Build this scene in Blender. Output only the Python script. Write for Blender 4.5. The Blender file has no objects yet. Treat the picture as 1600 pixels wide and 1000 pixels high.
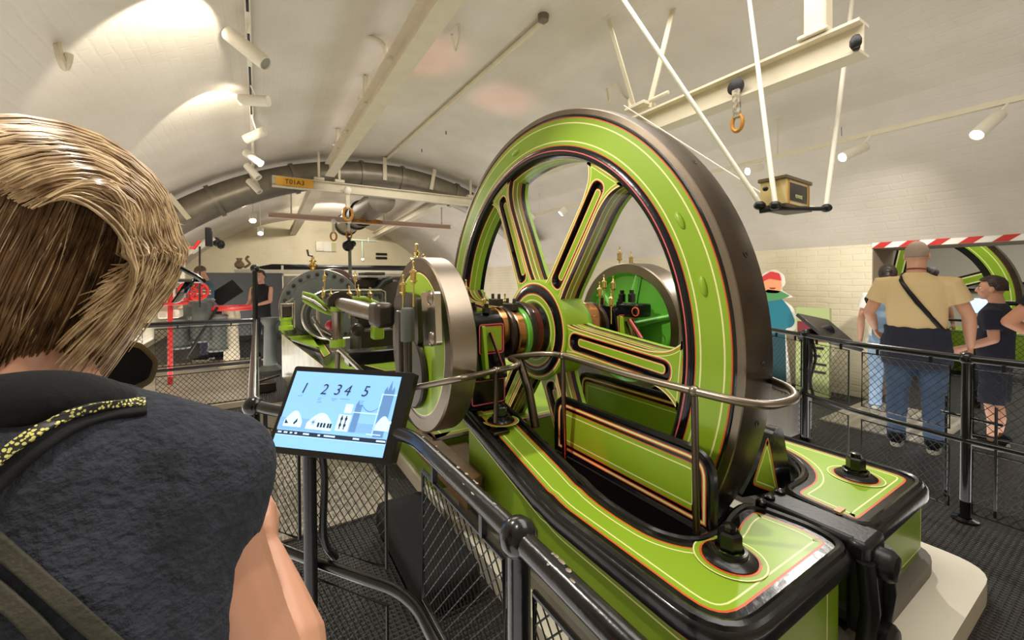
import bpy, bmesh, math, random
from math import sin, cos, pi, radians, sqrt, atan2, hypot
from mathutils import Vector, Matrix, Quaternion
from mathutils.geometry import tessellate_polygon
random.seed(7)
SC = bpy.context.scene
COL = SC.collection
# ------------------------------------------------------------------ camera
YAW, PITCH, ROLL, FPX, PCX, PCY = 0.551754, 0.01506, -0.004512, 637.13, 795.15, 446.72
CAM = Vector((0, 0, 1.47))
_F = Vector((sin(YAW)*cos(PITCH), cos(YAW)*cos(PITCH), -sin(PITCH)))
_R0 = Vector((cos(YAW), -sin(YAW), 0)); _U0 = _R0.cross(_F)
_R = _R0*cos(ROLL) + _U0*sin(ROLL); _U = -_R0*sin(ROLL) + _U0*cos(ROLL)
cd = bpy.data.cameras.new('camera'); cam = bpy.data.objects.new('camera', cd); COL.objects.link(cam)
cd.sensor_width = 36; cd.lens = FPX/1600*36; cd.clip_start = 0.02; cd.clip_end = 100
cd.shift_x = (800-PCX)/1600; cd.shift_y = (PCY-500)/1600
M = Matrix((_R, _U, -_F)).transposed().to_4x4(); M.translation = CAM
cam.matrix_world = M
SC.camera = cam
def at(px, py, x=None, y=None, z=None, d=None):
    r = _F + _R*((px-PCX)/FPX) - _U*((py-PCY)/FPX)
    if x is not None: t = (x-CAM.x)/r.x
    elif y is not None: t = (y-CAM.y)/r.y
    elif z is not None: t = (z-CAM.z)/r.z
    else: t = d
    return CAM + r*t
# ------------------------------------------------------------------ world, view
SC.view_settings.view_transform = 'Standard'; SC.view_settings.look = 'None'
SC.view_settings.gamma = 1; SC.view_settings.use_curve_mapping = False
SC.view_settings.exposure = 0.35
w = bpy.data.worlds.new('world'); SC.world = w; w.use_nodes = True
w.node_tree.nodes['Background'].inputs[0].default_value = (1, .93, .82, 1)
w.node_tree.nodes['Background'].inputs[1].default_value = 0.3
def lamp(kind, loc, energy, color=(1, .95, .87), target=None, size=.1, angle=60, blend=.3, sy=None):
    l = bpy.data.lights.new('gallery_or_fill_light', kind); l.energy = energy; l.color = color  # one name for track lamps and added unseen fill
    if kind == 'AREA':
        l.size = size
        if sy: l.shape = 'RECTANGLE'; l.size_y = sy
    else: l.shadow_soft_size = size
    if kind == 'SPOT': l.spot_size = radians(angle); l.spot_blend = blend
    o = bpy.data.objects.new('gallery_or_fill_light', l); COL.objects.link(o); o.location = loc
    if target is not None:
        o.rotation_euler = (Vector(target)-Vector(loc)).to_track_quat('-Z', 'Y').to_euler()
    return o
# added unseen fill: floor-level areas aimed up, then areas under the crown
for xx, yy, e in ((-.9, 2.5, 60), (-.9, 9.5, 80), (4.6, 3.0, 60), (4.6, 10.5, 80), (2.1, -2.3, 60)):
    lamp('AREA', (xx, yy, .12), e, (1, .95, .88), (xx, yy, 5), 2.4 if abs(xx-2.1) > 1 else 4, sy=6 if abs(xx-2.1) > 1 else 2)      # added floor-level wash on the vault, no fixture there
lamp('AREA', (2.1, 1.0, 3.69), 65, (1, .96, .9), (2.1, 1.0, 0), 1.5, sy=3.0)
lamp('AREA', (2.1, 5.4, 3.69), 60, (1, .95, .87), (2.1, 5.4, 0), 1.5, sy=2.8)
lamp('AREA', (2.1, 13.0, 3.4), 90, (1, .95, .86), (2.1, 13.0, 0), 2.5, sy=5)
# ------------------------------------------------------------------ materials
def lin(c):
    return tuple(((v/255)/12.92 if v/255 <= .04045 else ((v/255+.055)/1.055)**2.4) for v in c)
MATS = {}
def mat(name, rgb, rough=.5, metal=0, bump=0, bscale=40, var=0, vscale=5, emit=0, spec=.5, coat=0, kind='noise', col2=None):
    m = bpy.data.materials.new(name); m.use_nodes = True; MATS[name] = m
    nt = m.node_tree; b = nt.nodes['Principled BSDF']
    c = lin(rgb)
    b.inputs['Base Color'].default_value = (*c, 1); b.inputs['Roughness'].default_value = rough
    b.inputs['Metallic'].default_value = metal; b.inputs['Specular IOR Level'].default_value = spec
    b.inputs['Coat Weight'].default_value = coat; b.inputs['Coat Roughness'].default_value = .12
    if emit:
        b.inputs['Emission Color'].default_value = (*c, 1); b.inputs['Emission Strength'].default_value = emit
    tc = nt.nodes.new('ShaderNodeTexCoord')
    if var:
        n = nt.nodes.new('ShaderNodeTexNoise'); n.inputs['Scale'].default_value = vscale; n.inputs['Detail'].default_value = 6
        nt.links.new(tc.outputs['Object'], n.inputs['Vector'])
        r = nt.nodes.new('ShaderNodeMapRange'); r.inputs[1].default_value = .35; r.inputs[2].default_value = .7
        nt.links.new(n.outputs['Fac'], r.inputs[0])
        mx = nt.nodes.new('ShaderNodeMix'); mx.data_type = 'RGBA'
        c2 = lin(col2) if col2 else tuple(v*(1-var) for v in c)
        mx.inputs[6].default_value = (*c, 1); mx.inputs[7].default_value = (*c2, 1)
        nt.links.new(r.outputs[0], mx.inputs[0]); nt.links.new(mx.outputs[2], b.inputs['Base Color'])
    if bump:
        n = nt.nodes.new('ShaderNodeTexNoise'); n.inputs['Scale'].default_value = bscale; n.inputs['Detail'].default_value = 5
        nt.links.new(tc.outputs['Object'], n.inputs['Vector'])
        bp = nt.nodes.new('ShaderNodeBump'); bp.inputs['Strength'].default_value = bump; bp.inputs['Distance'].default_value = .01
        nt.links.new(n.outputs['Fac'], bp.inputs['Height']); nt.links.new(bp.outputs[0], b.inputs['Normal'])
    return m
def brickmat(name, rgb, rgb2, axis, strength=.5, bw=.24, bh=.075, mort=.012, flip=False):
    """painted brickwork; axis picks which two coordinates run across the bricks"""
    m = mat(name, rgb, .55, var=.01, vscale=1.2, col2=rgb2); nt = m.node_tree; b = nt.nodes['Principled BSDF']
    tc = nt.nodes.new('ShaderNodeTexCoord'); sp = nt.nodes.new('ShaderNodeSeparateXYZ'); cb = nt.nodes.new('ShaderNodeCombineXYZ')
    nt.links.new(tc.outputs['Object'], sp.inputs[0])
    a, bb = axis
    nt.links.new(sp.outputs[a], cb.inputs[0]); nt.links.new(sp.outputs[bb], cb.inputs[1])
    nz = nt.nodes.new('ShaderNodeTexNoise'); nz.inputs['Scale'].default_value = 6; nz.inputs['Detail'].default_value = 3
    nt.links.new(tc.outputs['Object'], nz.inputs['Vector'])
    ad = nt.nodes.new('ShaderNodeMix'); ad.data_type = 'VECTOR'; ad.inputs[0].default_value = .03
    nt.links.new(cb.outputs[0], ad.inputs[4]); nt.links.new(nz.outputs['Color'], ad.inputs[5])
    br = nt.nodes.new('ShaderNodeTexBrick'); br.inputs['Scale'].default_value = 1
    br.inputs['Brick Width'].default_value = bw; br.inputs['Row Height'].default_value = bh
    br.inputs['Mortar Size'].default_value = mort; br.inputs['Mortar Smooth'].default_value = .8
    br.inputs['Color1'].default_value = (1, 1, 1, 1); br.inputs['Color2'].default_value = (.82, .82, .82, 1); br.inputs['Mortar'].default_value = (.1, .1, .1, 1)
    nt.links.new(ad.outputs[1], br.inputs['Vector'])
    n2 = nt.nodes.new('ShaderNodeTexNoise'); n2.inputs['Scale'].default_value = 22; n2.inputs['Detail'].default_value = 8
    nt.links.new(tc.outputs['Object'], n2.inputs['Vector'])
    mm = nt.nodes.new('ShaderNodeMix'); mm.data_type = 'RGBA'; mm.blend_type = 'MIX'; mm.inputs[0].default_value = .45
    nt.links.new(br.outputs['Color'], mm.inputs[6]); nt.links.new(n2.outputs['Fac'], mm.inputs[7])
    bp = nt.nodes.new('ShaderNodeBump'); bp.inputs['Strength'].default_value = strength; bp.inputs['Distance'].default_value = .02
    nt.links.new(mm.outputs[2], bp.inputs['Height']); nt.links.new(bp.outputs[0], b.inputs['Normal'])
    return m
GREEN = mat('green paint', (144, 180, 38), .4, coat=.12, var=.06, vscale=3)
GREEN_S = mat('side green paint', (128, 160, 32), .36, coat=.2, var=.1, vscale=2)
OLIVE = mat('olive paint', (132, 136, 34), .3, coat=.4)
GRASS = mat('leaf green paint', (96, 176, 58), .3, coat=.5)
CREAM = mat('cream lining', (240, 240, 170), .4)
ORANGE = mat('orange lining', (214, 92, 44), .4)
PINK = mat('pink lining', (216, 96, 104), .4)
MAROON = mat('maroon paint', (88, 30, 26), .3, coat=.4)
BLACKG = mat('black gloss paint', (12, 12, 15), .24, coat=.25, spec=.35, bump=.15, bscale=25)
BLACK = mat('black enamel', (15, 15, 17), .4, spec=.35, coat=.1, bump=.1, bscale=60)
STEEL = mat('worn steel', (92, 80, 69), .36, 1, var=.35, vscale=6, bump=.05, bscale=30)
STEELF = mat('face steel', (96, 88, 80), .42, 1, var=.3, vscale=9)
BRIGHT = mat('bright steel', (186, 178, 166), .22, 1, var=.15, vscale=8)
SATIN = mat('satin steel', (142, 130, 116), .36, 1, var=.2, vscale=4)
DARKST = mat('dark steel', (78, 70, 64), .34, .7, var=.4, vscale=5, bump=.15)
IRON = mat('slate grey iron', (92, 96, 92), .42, .2, var=.2, vscale=4)
BRASS = mat('brass', (226, 200, 136), .2, 1)
COPPER = mat('copper', (206, 150, 100), .24, 1, var=.25, vscale=14)
RED = mat('red paint', (196, 48, 44), .4)
WHITEP = mat('white paint', (226, 220, 204), .45, bump=.1, bscale=60)
BEAMP = mat('cream painted steel', (214, 204, 180), .45, bump=.15, bscale=50, var=.08, vscale=6)
PINKB = mat('pinkish painted steel', (206, 180, 164), .45)
PIPEG = mat('galvanised duct', (142, 134, 120), .38, .6, var=.25, vscale=5)
YELLOW = mat('yellow ochre paint', (222, 166, 52), .45)
RUST = mat('ochre worn ring', (190, 132, 52), .5, .3, var=.3, vscale=20)
PLINTH = mat('white painted concrete', (222, 216, 200), .5, bump=.2, bscale=12, var=.08, vscale=2)
WOOD = mat('oiled timber', (128, 98, 58), .55, bump=.3, bscale=20, var=.3, vscale=7)
SKIN = mat('skin', (198, 146, 120), .45, bump=.06, bscale=90, var=.06, vscale=7)
SKIN2 = mat('sun-tanned skin', (190, 132, 104), .5)
NAVY = mat('navy fleece', (50, 54, 66), .95, bump=.8, bscale=110, var=.35, vscale=60)
DNAVY = mat('dark navy cloth', (27, 30, 46), .9, bump=.3, bscale=30)
BLKCL = mat('black cloth', (14, 14, 18), .9, bump=.3, bscale=40)
TAN = mat('tan cotton', (206, 180, 134), .85, bump=.45, bscale=9)
JEANS = mat('blue denim', (52, 72, 100), .9, bump=.5, bscale=14, var=.3, vscale=9)
LJEANS = mat('light blue denim', (150, 176, 208), .9, bump=.5, bscale=14, var=.25, vscale=9)
WHITEC = mat('white cotton', (232, 230, 226), .85, bump=.3, bscale=12)
BLUEB = mat('blue grey nylon', (96, 120, 142), .6, bump=.3, bscale=16)
TEALC = mat('teal cloth', (44, 112, 122), .9)
HAIRD = mat('dark brown hair', (42, 30, 24), .5, bump=.6, bscale=60)
HAIRG = mat('cropped grey hair', (150, 132, 116), .8, bump=.4, bscale=120)
HAIRB = mat('blonde hair', (224, 198, 158), .34, var=.5, vscale=45, col2=(138, 106, 74))
HAIRU = mat('shaded brown under hair', (84, 62, 44), .5, bump=.5, bscale=60, var=.4, vscale=20)  # own brown of the lower hair with shade mixed into it
GREYT = mat('grey webbing', (92, 92, 80), .8, bump=.3, bscale=150)
CONC = mat('grey plinth paint', (116, 112, 106), .6, var=.15, vscale=6)
REVEALP = mat('reveal paint', (150, 132, 112), .7, bump=.2, bscale=20)  # even brown for reveal and soffit of the low opening
DGREY = mat('dark grey hoarding', (74, 74, 76), .6)
LENS = mat('lamp lens', (255, 244, 220), .3, emit=30)
CARDW = mat('white card', (240, 238, 230), .6)
SOLE = mat('white rubber', (222, 218, 210), .6)
GLASSD = mat('dark glasses', (20, 24, 30), .1, coat=.6)
# floor: fine anti-slip grid
FLOORM = mat('dark rubber grid', (40, 38, 38), .45, var=.3, vscale=1.5)
def gridbump(m, sx, sy, strength, dist=.006):
    nt = m.node_tree; b = nt.nodes['Principled BSDF']; tc = nt.nodes.new('ShaderNodeTexCoord')
    sp = nt.nodes.new('ShaderNodeSeparateXYZ'); nt.links.new(tc.outputs['Object'], sp.inputs[0])
    outs = []
    for k, s in ((0, sx), (1, sy)):
        a = nt.nodes.new('ShaderNodeMath'); a.operation = 'MULTIPLY'; a.inputs[1].default_value = s*2*pi
        nt.links.new(sp.outputs[k], a.inputs[0])
        c = nt.nodes.new('ShaderNodeMath'); c.operation = 'SINE'; nt.links.new(a.outputs[0], c.inputs[0]); outs.append(c)
    mx = nt.nodes.new('ShaderNodeMath'); mx.operation = 'MAXIMUM'
    nt.links.new(outs[0].outputs[0], mx.inputs[0]); nt.links.new(outs[1].outputs[0], mx.inputs[1])
    bp = nt.nodes.new('ShaderNodeBump'); bp.inputs['Strength'].default_value = strength; bp.inputs['Distance'].default_value = dist
    nt.links.new(mx.outputs[0], bp.inputs['Height']); nt.links.new(bp.outputs[0], b.inputs['Normal'])
gridbump(FLOORM, 40, 40, .9)
PLATE = mat('grey chequer plate', (168, 158, 142), .45, .3, var=.2, vscale=2); gridbump(PLATE, 22, 11, .5)
GRATE = mat('pale grating', (200, 192, 176), .35, .5, var=.15, vscale=3); gridbump(GRATE, 45, 10, .8)  # pale tone holds the bright floor glare
BRICK_V = brickmat('painted vault brick', (214, 206, 196), (198, 189, 176), (1, 0), .14)
BRICK_R = brickmat('painted wall brick', (226, 216, 192), (206, 194, 166), (1, 2), .45)
BRICK_F = brickmat('painted end wall brick', (224, 212, 180), (210, 198, 166), (0, 2), .25)
# ------------------------------------------------------------------ mesh helper
def V(*a): return Vector(a)
class MB:
    def __init__(s): s.v = []; s.f = []; s.m = []; s.sm = []
    def add(s, vs, fs, mi=0, smooth=True):
        o = len(s.v); s.v += [tuple(p) for p in vs]
        for k, f in enumerate(fs):
            s.f.append([i+o for i in f]); s.m.append(mi[k] if isinstance(mi, (list, tuple)) else mi); s.sm.append(smooth)
        return s
    def box(s, c, d, mi=0, rot=None):
        c = Vector(c); x, y, z = d[0]/2, d[1]/2, d[2]/2
        vs = [Vector((i*x, j*y, k*z)) for i in (-1, 1) for j in (-1, 1) for k in (-1, 1)]
        if rot is not None: vs = [rot @ p for p in vs]
        return s.add([c+p for p in vs], [(0, 1, 3, 2), (4, 6, 7, 5), (0, 4, 5, 1), (2, 3, 7, 6), (0, 2, 6, 4), (1, 5, 7, 3)], mi, False)
    def beam(s, a, b, wd, ht, mi=0, up=(0, 0, 1)):
        a = Vector(a); b = Vector(b); t = (b-a); L = t.length; t.normalize()
        sd = t.cross(Vector(up))
        if sd.length < 1e-4: sd = t.cross(Vector((1, 0, 0)))
        sd.normalize(); u = sd.cross(t)
        R = Matrix((sd, t, u)).transposed()
        return s.box((a+b)/2, (wd, L, ht), mi, R)
    def tube(s, pts, r, n=8, mi=0, closed=False, cap=True, smooth=True):
        pts = [Vector(p) for p in pts]; N = len(pts)
        rs = r if isinstance(r, (list, tuple)) else [r]*N
        vs = []; ref = None
        for i in range(N):
            if closed: t = pts[(i+1) % N]-pts[i-1]
            else: t = pts[min(i+1, N-1)]-pts[max(i-1, 0)]
            if t.length < 1e-9: t = Vector((0, 0, 1))
            t.normalize()
            if ref is None:
                ref = Vector((0, 0, 1)) if abs(t.z) < .9 else Vector((1, 0, 0))
            ref = (ref - t*ref.dot(t))
            if ref.length < 1e-6: ref = t.orthogonal()
            ref.normalize(); b = t.cross(ref)
            rr = rs[i]; ra, rb = rr if isinstance(rr, (tuple, list)) else (rr, rr)
            for k in range(n):
                a = 2*pi*k/n
                vs.append(pts[i] + ref*(cos(a)*ra) + b*(sin(a)*rb))
        fs = []
        for i in range(N if closed else N-1):
            j = (i+1) % N
            for k in range(n):
                k2 = (k+1) % n
                fs.append((i*n+k, i*n+k2, j*n+k2, j*n+k))
        if cap and not closed:
            fs.append(tuple(range(n-1, -1, -1))); fs.append(tuple((N-1)*n+k for k in range(n)))
        return s.add(vs, fs, mi, smooth)
    def lathe(s, prof, o=(0, 0, 0), axis=(0, 0, 1), n=24, mi=0, closed=False, smooth=True, cap=False):
        """prof: (radius, height) list; mi may be a list with one entry per segment"""
        o = Vector(o); ax = Vector(axis).normalized(); u = ax.orthogonal().normalized(); w_ = ax.cross(u)
        vs = []
        for r, h in prof:
            for k in range(n):
                a = 2*pi*k/n; vs.append(o + ax*h + (u*cos(a)+w_*sin(a))*r)
        P = len(prof); fs = []; ms = []
        for i in range(P if closed else P-1):
            j = (i+1) % P
            for k in range(n):
                k2 = (k+1) % n; fs.append((i*n+k, i*n+k2, j*n+k2, j*n+k)); ms.append(mi[i] if isinstance(mi, (list, tuple)) else mi)
        if cap:
            fs.append(tuple(range(n-1, -1, -1))); ms.append(mi[0] if isinstance(mi, (list, tuple)) else mi)
            fs.append(tuple((P-1)*n+k for k in range(n))); ms.append(mi[-1] if isinstance(mi, (list, tuple)) else mi)
        return s.add(vs, fs, ms, smooth)
    def sphere(s, c, r, n=12, mi=0, rot=None):
        c = Vector(c); rx, ry, rz = r if isinstance(r, (tuple, list)) else (r, r, r)
        vs = []; fs = []; m = n//2
        for i in range(m+1):
            th = pi*i/m
            for k in range(n):
                a = 2*pi*k/n; p = Vector((sin(th)*cos(a)*rx, sin(th)*sin(a)*ry, cos(th)*rz))
                if rot is not None: p = rot @ p
                vs.append(c+p)
        for i in range(m):
            for k in range(n):
                k2 = (k+1) % n; fs.append((i*n+k, (i+1)*n+k, (i+1)*n+k2, i*n+k2))
        return s.add(vs, fs, mi, True)
    def prism(s, poly, mapf, h0, h1, mi=0, mside=None, smooth=False):
        """poly in 2D, mapf(u, v, h) -> point"""
        n = len(poly); vs = [mapf(u, v, h0) for u, v in poly] + [mapf(u, v, h1) for u, v in poly]
        tri = tessellate_polygon([[Vector((u, v, 0)) for u, v in poly]])
        fs = [tuple(t) for t in tri] + [tuple(n+i for i in reversed(t)) for t in tri]
        ms = [mi]*len(fs)
        for i in range(n):
            j = (i+1) % n; fs.append((i, j, n+j, n+i)); ms.append(mi if mside is None else mside)
        return s.add(vs, fs, ms, smooth)
    def build(s, name, mats, parent=None, bevel=0, seg=2, mods=None):
        me = bpy.data.meshes.new(name); me.from_pydata(s.v, [], s.f)
        mats = mats if isinstance(mats, (list, tuple)) else [mats]
        for m in mats: me.materials.append(m)
        me.polygons.foreach_set('material_index', s.m); me.polygons.foreach_set('use_smooth', s.sm); me.update()
        bm = bmesh.new(); bm.from_mesh(me); bmesh.ops.remove_doubles(bm, verts=bm.verts, dist=1e-6)
        bmesh.ops.recalc_face_normals(bm, faces=bm.faces); bm.to_mesh(me); bm.free()
        me.set_sharp_from_angle(angle=radians(38))
        o = bpy.data.objects.new(name, me); COL.objects.link(o)
        if bevel:
            b = o.modifiers.new('bevel', 'BEVEL'); b.width = bevel; b.segments = seg; b.limit_method = 'ANGLE'; b.angle_limit = radians(40)
        if parent is not None:
            o.parent = parent; o.location = -world_loc(parent)
        return o
def world_loc(o):
    p = Vector(o.location)
    while o.parent is not None: o = o.parent; p = p + Vector(o.location)
    return p
def tag(o, label=None, cat=None, group=None, kind=None):
    if label: o['label'] = label
    if cat: o['category'] = cat
    if group: o['group'] = group
    if kind: o['kind'] = kind
    return o
def thing(name, label, cat, loc=(0, 0, 0), group=None):
    o = bpy.data.objects.new(name, None); COL.objects.link(o); o.location = loc; o.empty_display_size = .1
    return tag(o, label, cat, group)
def copytree(root, label=None):
    c = root.copy(); COL.objects.link(c)
    def rec(src, dst):
        for ch in list(src.children):
            k = ch.copy(); COL.objects.link(k); k.parent = dst; rec(ch, k)
    rec(root, c)
    if label: c['label'] = label
    return c
def single(mb, name, mats, label, cat, bevel=0, group=None, origin=None):
    o = mb.build(name, mats, None, bevel)
    return tag(o, label, cat, group)
def struct(mb, name, mats, bevel=0):
    return tag(mb.build(name, mats, None, bevel), kind='structure')
# 2D polygon helpers
def roundpoly(pts, rads, n=6):
    out = []; N = len(pts)
    if not isinstance(rads, (list, tuple)): rads = [rads]*N
    for i in range(N):
        p0 = Vector(pts[i-1]); p = Vector(pts[i]); p1 = Vector(pts[(i+1) % N]); r = rads[i]
        a = (p0-p); b = (p1-p); la, lb = a.length, b.length; a.normalize(); b.normalize()
        if r <= 0: out.append(tuple(p)); continue
        d = min(r, la*.49, lb*.49)
        for k in range(n+1):
            t = k/n; q = (p+a*d)*(1-t)**2 + p*2*t*(1-t) + (p+b*d)*t*t
            out.append((q.x, q.y))
    return out
def resample(poly, step):
    out = []; N = len(poly)
    for i in range(N):
        a = Vector(poly[i]); b = Vector(poly[(i+1) % N]); L = (b-a).length; k = max(1, int(L/step))
        for j in range(k): q = a.lerp(b, j/k); out.append((q.x, q.y))
    return out
def area2(p): return sum(p[i-1][0]*p[i][1]-p[i][0]*p[i-1][1] for i in range(len(p)))/2
def inset(poly, d):
    N = len(poly); sg = 1 if area2(poly) > 0 else -1; out = []
    for i in range(N):
        p0 = Vector(poly[i-1]); p = Vector(poly[i]); p1 = Vector(poly[(i+1) % N])
        a = (p-p0); b = (p1-p)
        if a.length < 1e-9: a = b
        if b.length < 1e-9: b = a
        a.normalize(); b.normalize()
        na = Vector((-a.y, a.x))*sg; nb = Vector((-b.y, b.x))*sg; nn = na+nb
        if nn.length < 1e-6: nn = na
        nn.normalize(); k = 1/max(.5, nn.dot(na)); q = p+nn*d*k; out.append((q.x, q.y))
    return out
def bands(mb, poly, mapf, h, levels, fill):
    """lined paintwork: levels = [(inset distance, material)] from the rim inwards, then fill"""
    prev = inset(poly, 0); pd = 0
    for d, m in levels:
        cur = inset(poly, d); n = len(poly)
        vs = [mapf(u, v, h) for u, v in prev]+[mapf(u, v, h) for u, v in cur]
        mb.add(vs, [(i, (i+1) % n, n+(i+1) % n, n+i) for i in range(n)], m, False); prev = cur
    if fill is not None:
        tri = tessellate_polygon([[Vector((u, v, 0)) for u, v in prev]])
        mb.add([mapf(u, v, h) for u, v in prev], [tuple(t) for t in tri], fill, False)
def roundpath(pts, r=.08, n=5):
    pts = [Vector(p) for p in pts]; out = [pts[0]]
    for i in range(1, len(pts)-1):
        p0, p, p1 = pts[i-1:i+2]; a = p0-p; b = p1-p; d = min(r, a.length*.45, b.length*.45); a.normalize(); b.normalize()
        for k in range(n+1):
            t = k/n; out.append((p+a*d)*(1-t)**2+p*2*t*(1-t)+(p+b*d)*t*t)
    return out+[pts[-1]]
def spline(pts, n=8):
    pts = [Vector(p) for p in pts]; P = [pts[0]*2-pts[1]]+pts+[pts[-1]*2-pts[-2]]; out = []
    for i in range(1, len(P)-2):
        for k in range(n):
            t = k/n; a, b, c, d = P[i-1:i+3]
            out.append(.5*((2*b)+(c-a)*t+(2*a-5*b+4*c-d)*t*t+(3*b-a-3*c+d)*t**3))
    out.append(pts[-1]); return out
LIV = [GREEN, BLACKG, ORANGE, CREAM, PINK, OLIVE, GREEN_S, MAROON, STEEL, STEELF, BRIGHT, DARKST, BRASS, COPPER, RED, GRASS]
iG, iK, iO, iC, iP, iOL, iS, iM, iST, iSF, iBR, iDK, iBA, iCO, iRD, iGR = range(16)
# ================================================================== SETTING
XL, XR, ZS, ZA, XC = -2.1, 6.3, 1.88, 3.8, 2.1
RV = ((4.2**2)+(ZA-ZS)**2)/2/(ZA-ZS)
def zc(x): return ZA-RV+sqrt(max(0, RV*RV-(x-XC)**2))
Y0, Y1 = -4.0, 17.0
struct(MB().add([(XL-.6, Y0, 0), (15, Y0, 0), (15, Y1, 0), (XL-.6, Y1, 0)], [(0, 1, 2, 3)], 0, False), 'floor', FLOORM)
a0 = math.asin((XL-XC)/RV); a1 = math.asin((XR-XC)/RV)
vm = MB(); NN = 48; ys = [Y0, Y1]
vs = []; fs = []
for i in range(NN+1):
    a = a0+(a1-a0)*i/NN
    for y in ys: vs.append((XC+RV*sin(a), y, ZA-RV+RV*cos(a)))
for i in range(NN): fs.append((2*i, 2*i+1, 2*i+3, 2*i+2))
vm.add(vs, fs)
vs2 = [(x+(0.25*(x-XC)/4.2), y, z+.25) for x, y, z in vs]; vm.add(vs2, fs)
struct(vm, 'ceiling', BRICK_V)
struct(MB().box((XL-.15, (Y0+Y1)/2, ZS/2), (.3, Y1-Y0, ZS)), 'wall_left', BRICK_R)
# right wall with the low opening (from y = OY0 to OY1)
OY0, OY1, OZ = -1.6, 1.89, 1.83
rw = MB()
rw.box((XR+.35, (OY1+Y1)/2, ZS/2), (.7, Y1-OY1, ZS)); rw.box((XR+.35, (Y0+OY0)/2, ZS/2), (.7, OY0-Y0, ZS))
rw.box((XR+.35, (OY0+OY1)/2, (OZ+ZS+.0)/2), (.7, OY1-OY0, ZS-OZ))
struct(rw, 'wall_right', BRICK_R)
struct(MB().box((XC, Y1+.15, 2.0), (8.8, .3, 4.2)), 'wall_back', BRICK_F)
struct(MB().box((XC, Y0-.15, 2.0), (8.8, .3, 4.2)), 'wall_front', BRICK_F)
# hazard stripes painted over the head of the opening: band of red and white parallelograms standing just proud of the wall
hz = MB(); k = 0; y = OY1
hz.box((XR-.006, (OY0+OY1)/2, 1.866), (.008, OY1-OY0, .075), 1)
while y > OY0+.3:
    y1 = y-.11
    hz.add([(XR-.012, y, 1.829), (XR-.012, y1, 1.829), (XR-.012, y1-.09, 1.903), (XR-.012, y-.09, 1.903)], [(0, 1, 2, 3)], 0, False); y -= .235
struct(hz, 'trim_1', [RED, CARDW])
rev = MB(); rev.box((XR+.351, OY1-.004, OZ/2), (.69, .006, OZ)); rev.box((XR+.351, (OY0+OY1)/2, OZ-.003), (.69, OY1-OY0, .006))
struct(rev, 'trim_2', REVEALP)
# second engine room beyond the opening
r2 = MB(); r2.box((14, 0, 1.7), (.2, 12, 3.4)); struct(r2, 'wall_far_room', WHITEP)
struct(MB().box((10.5, 0, 3.3), (7, 12, .1)), 'ceiling_far_room', WHITEP)
struct(MB().box((10.5, 5.9, 1.7), (7, .2, 3.4)).box((10.5, -5.9, 1.7), (7, .2, 3.4)), 'wall_far_room_sides', WHITEP)
lamp('AREA', (10, 1.2, 3.1), 90, (1, .96, .88), (10, 1.2, 0), 2.5)
lamp('AREA', (7.6, .5, 3.1), 30, (1, .96, .88), (8.5, .8, 0), 1.0)
# pale plate floors
def slab(name, x0, x1, y0, y1, z, m, label, cat):
    return single(MB().box(((x0+x1)/2, (y0+y1)/2, z/2), (x1-x0, y1-y0, z)), name, m, label, cat)
slab('floor_plate', -2.0, -.12, 6.0, 9.2, .012, PLATE, 'pale textured floor area behind the far mesh fence', 'floor plate')
slab('floor_plate', -.08, .75, 2.6, 5.6, .012, PLATE, 'pale chequer plate walkway left of the green engine bed', 'floor plate')
slab('floor_grating', 3.9, 6.2, -1.4, .25, .012, GRATE, 'metal grating with the floor glare in its pale colour at the right edge', 'grating')
slab('floor_grating', 4.95, 6.2, 1.05, 1.9, .014, GRATE, 'pale floor strip under the woman in light jeans', 'grating')
# ================================================================== PLINTH
def plan(poly, z): return poly
pl = MB(); po = resample(roundpoly([(.93, .42), (2.92, .42), (2.92, 6.6), (.93, 6.6)], [.05, .16, .02, .02]), .2)
pl.prism(po, lambda u, v, h: V(u, v, h), 0.0, .10)
single(pl, 'engine_plinth', PLINTH, 'white painted concrete plinth under the green engine bed', 'plinth', bevel=.02)
# ================================================================== ENGINE BED
def zb(y):
    if y < 1.3: return .5
    if y < 1.45: return .5+.1*(y-1.3)**2/.15*1.6
    return min(.72, .512+(y-1.45)*.245)
near = roundpoly([(1.05, .60), (1.80, .60), (1.84, .72), (1.80, .95), (1.66, .95), (1.51, .905), (1.36, .92), (1.295, 1.02), (1.285, 1.19), (1.31, 1.5), (1.31, 2.2), (1.05, 2.2)],
                 [.17, .09, .1, .09, .1, .08, .1, .08, .1, .2, 0, 0])
far = roundpoly([(1.98, .60), (2.73, .60), (2.73, 2.2), (2.54, 2.2), (2.54, 1.25), (2.44, 1.04), (2.28, .93), (2.02, .93)], [.09, .13, 0, 0, .15, .15, .1, .09])
bedroot = thing('engine_bed', 'green cast engine bed with black rims and orange and cream lining', 'engine bed', (1.9, 1.5, .1))
LV = [(.02, iK), (.052, iK), (.060, iO), (.079, iG), (.085, iC)]
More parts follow.
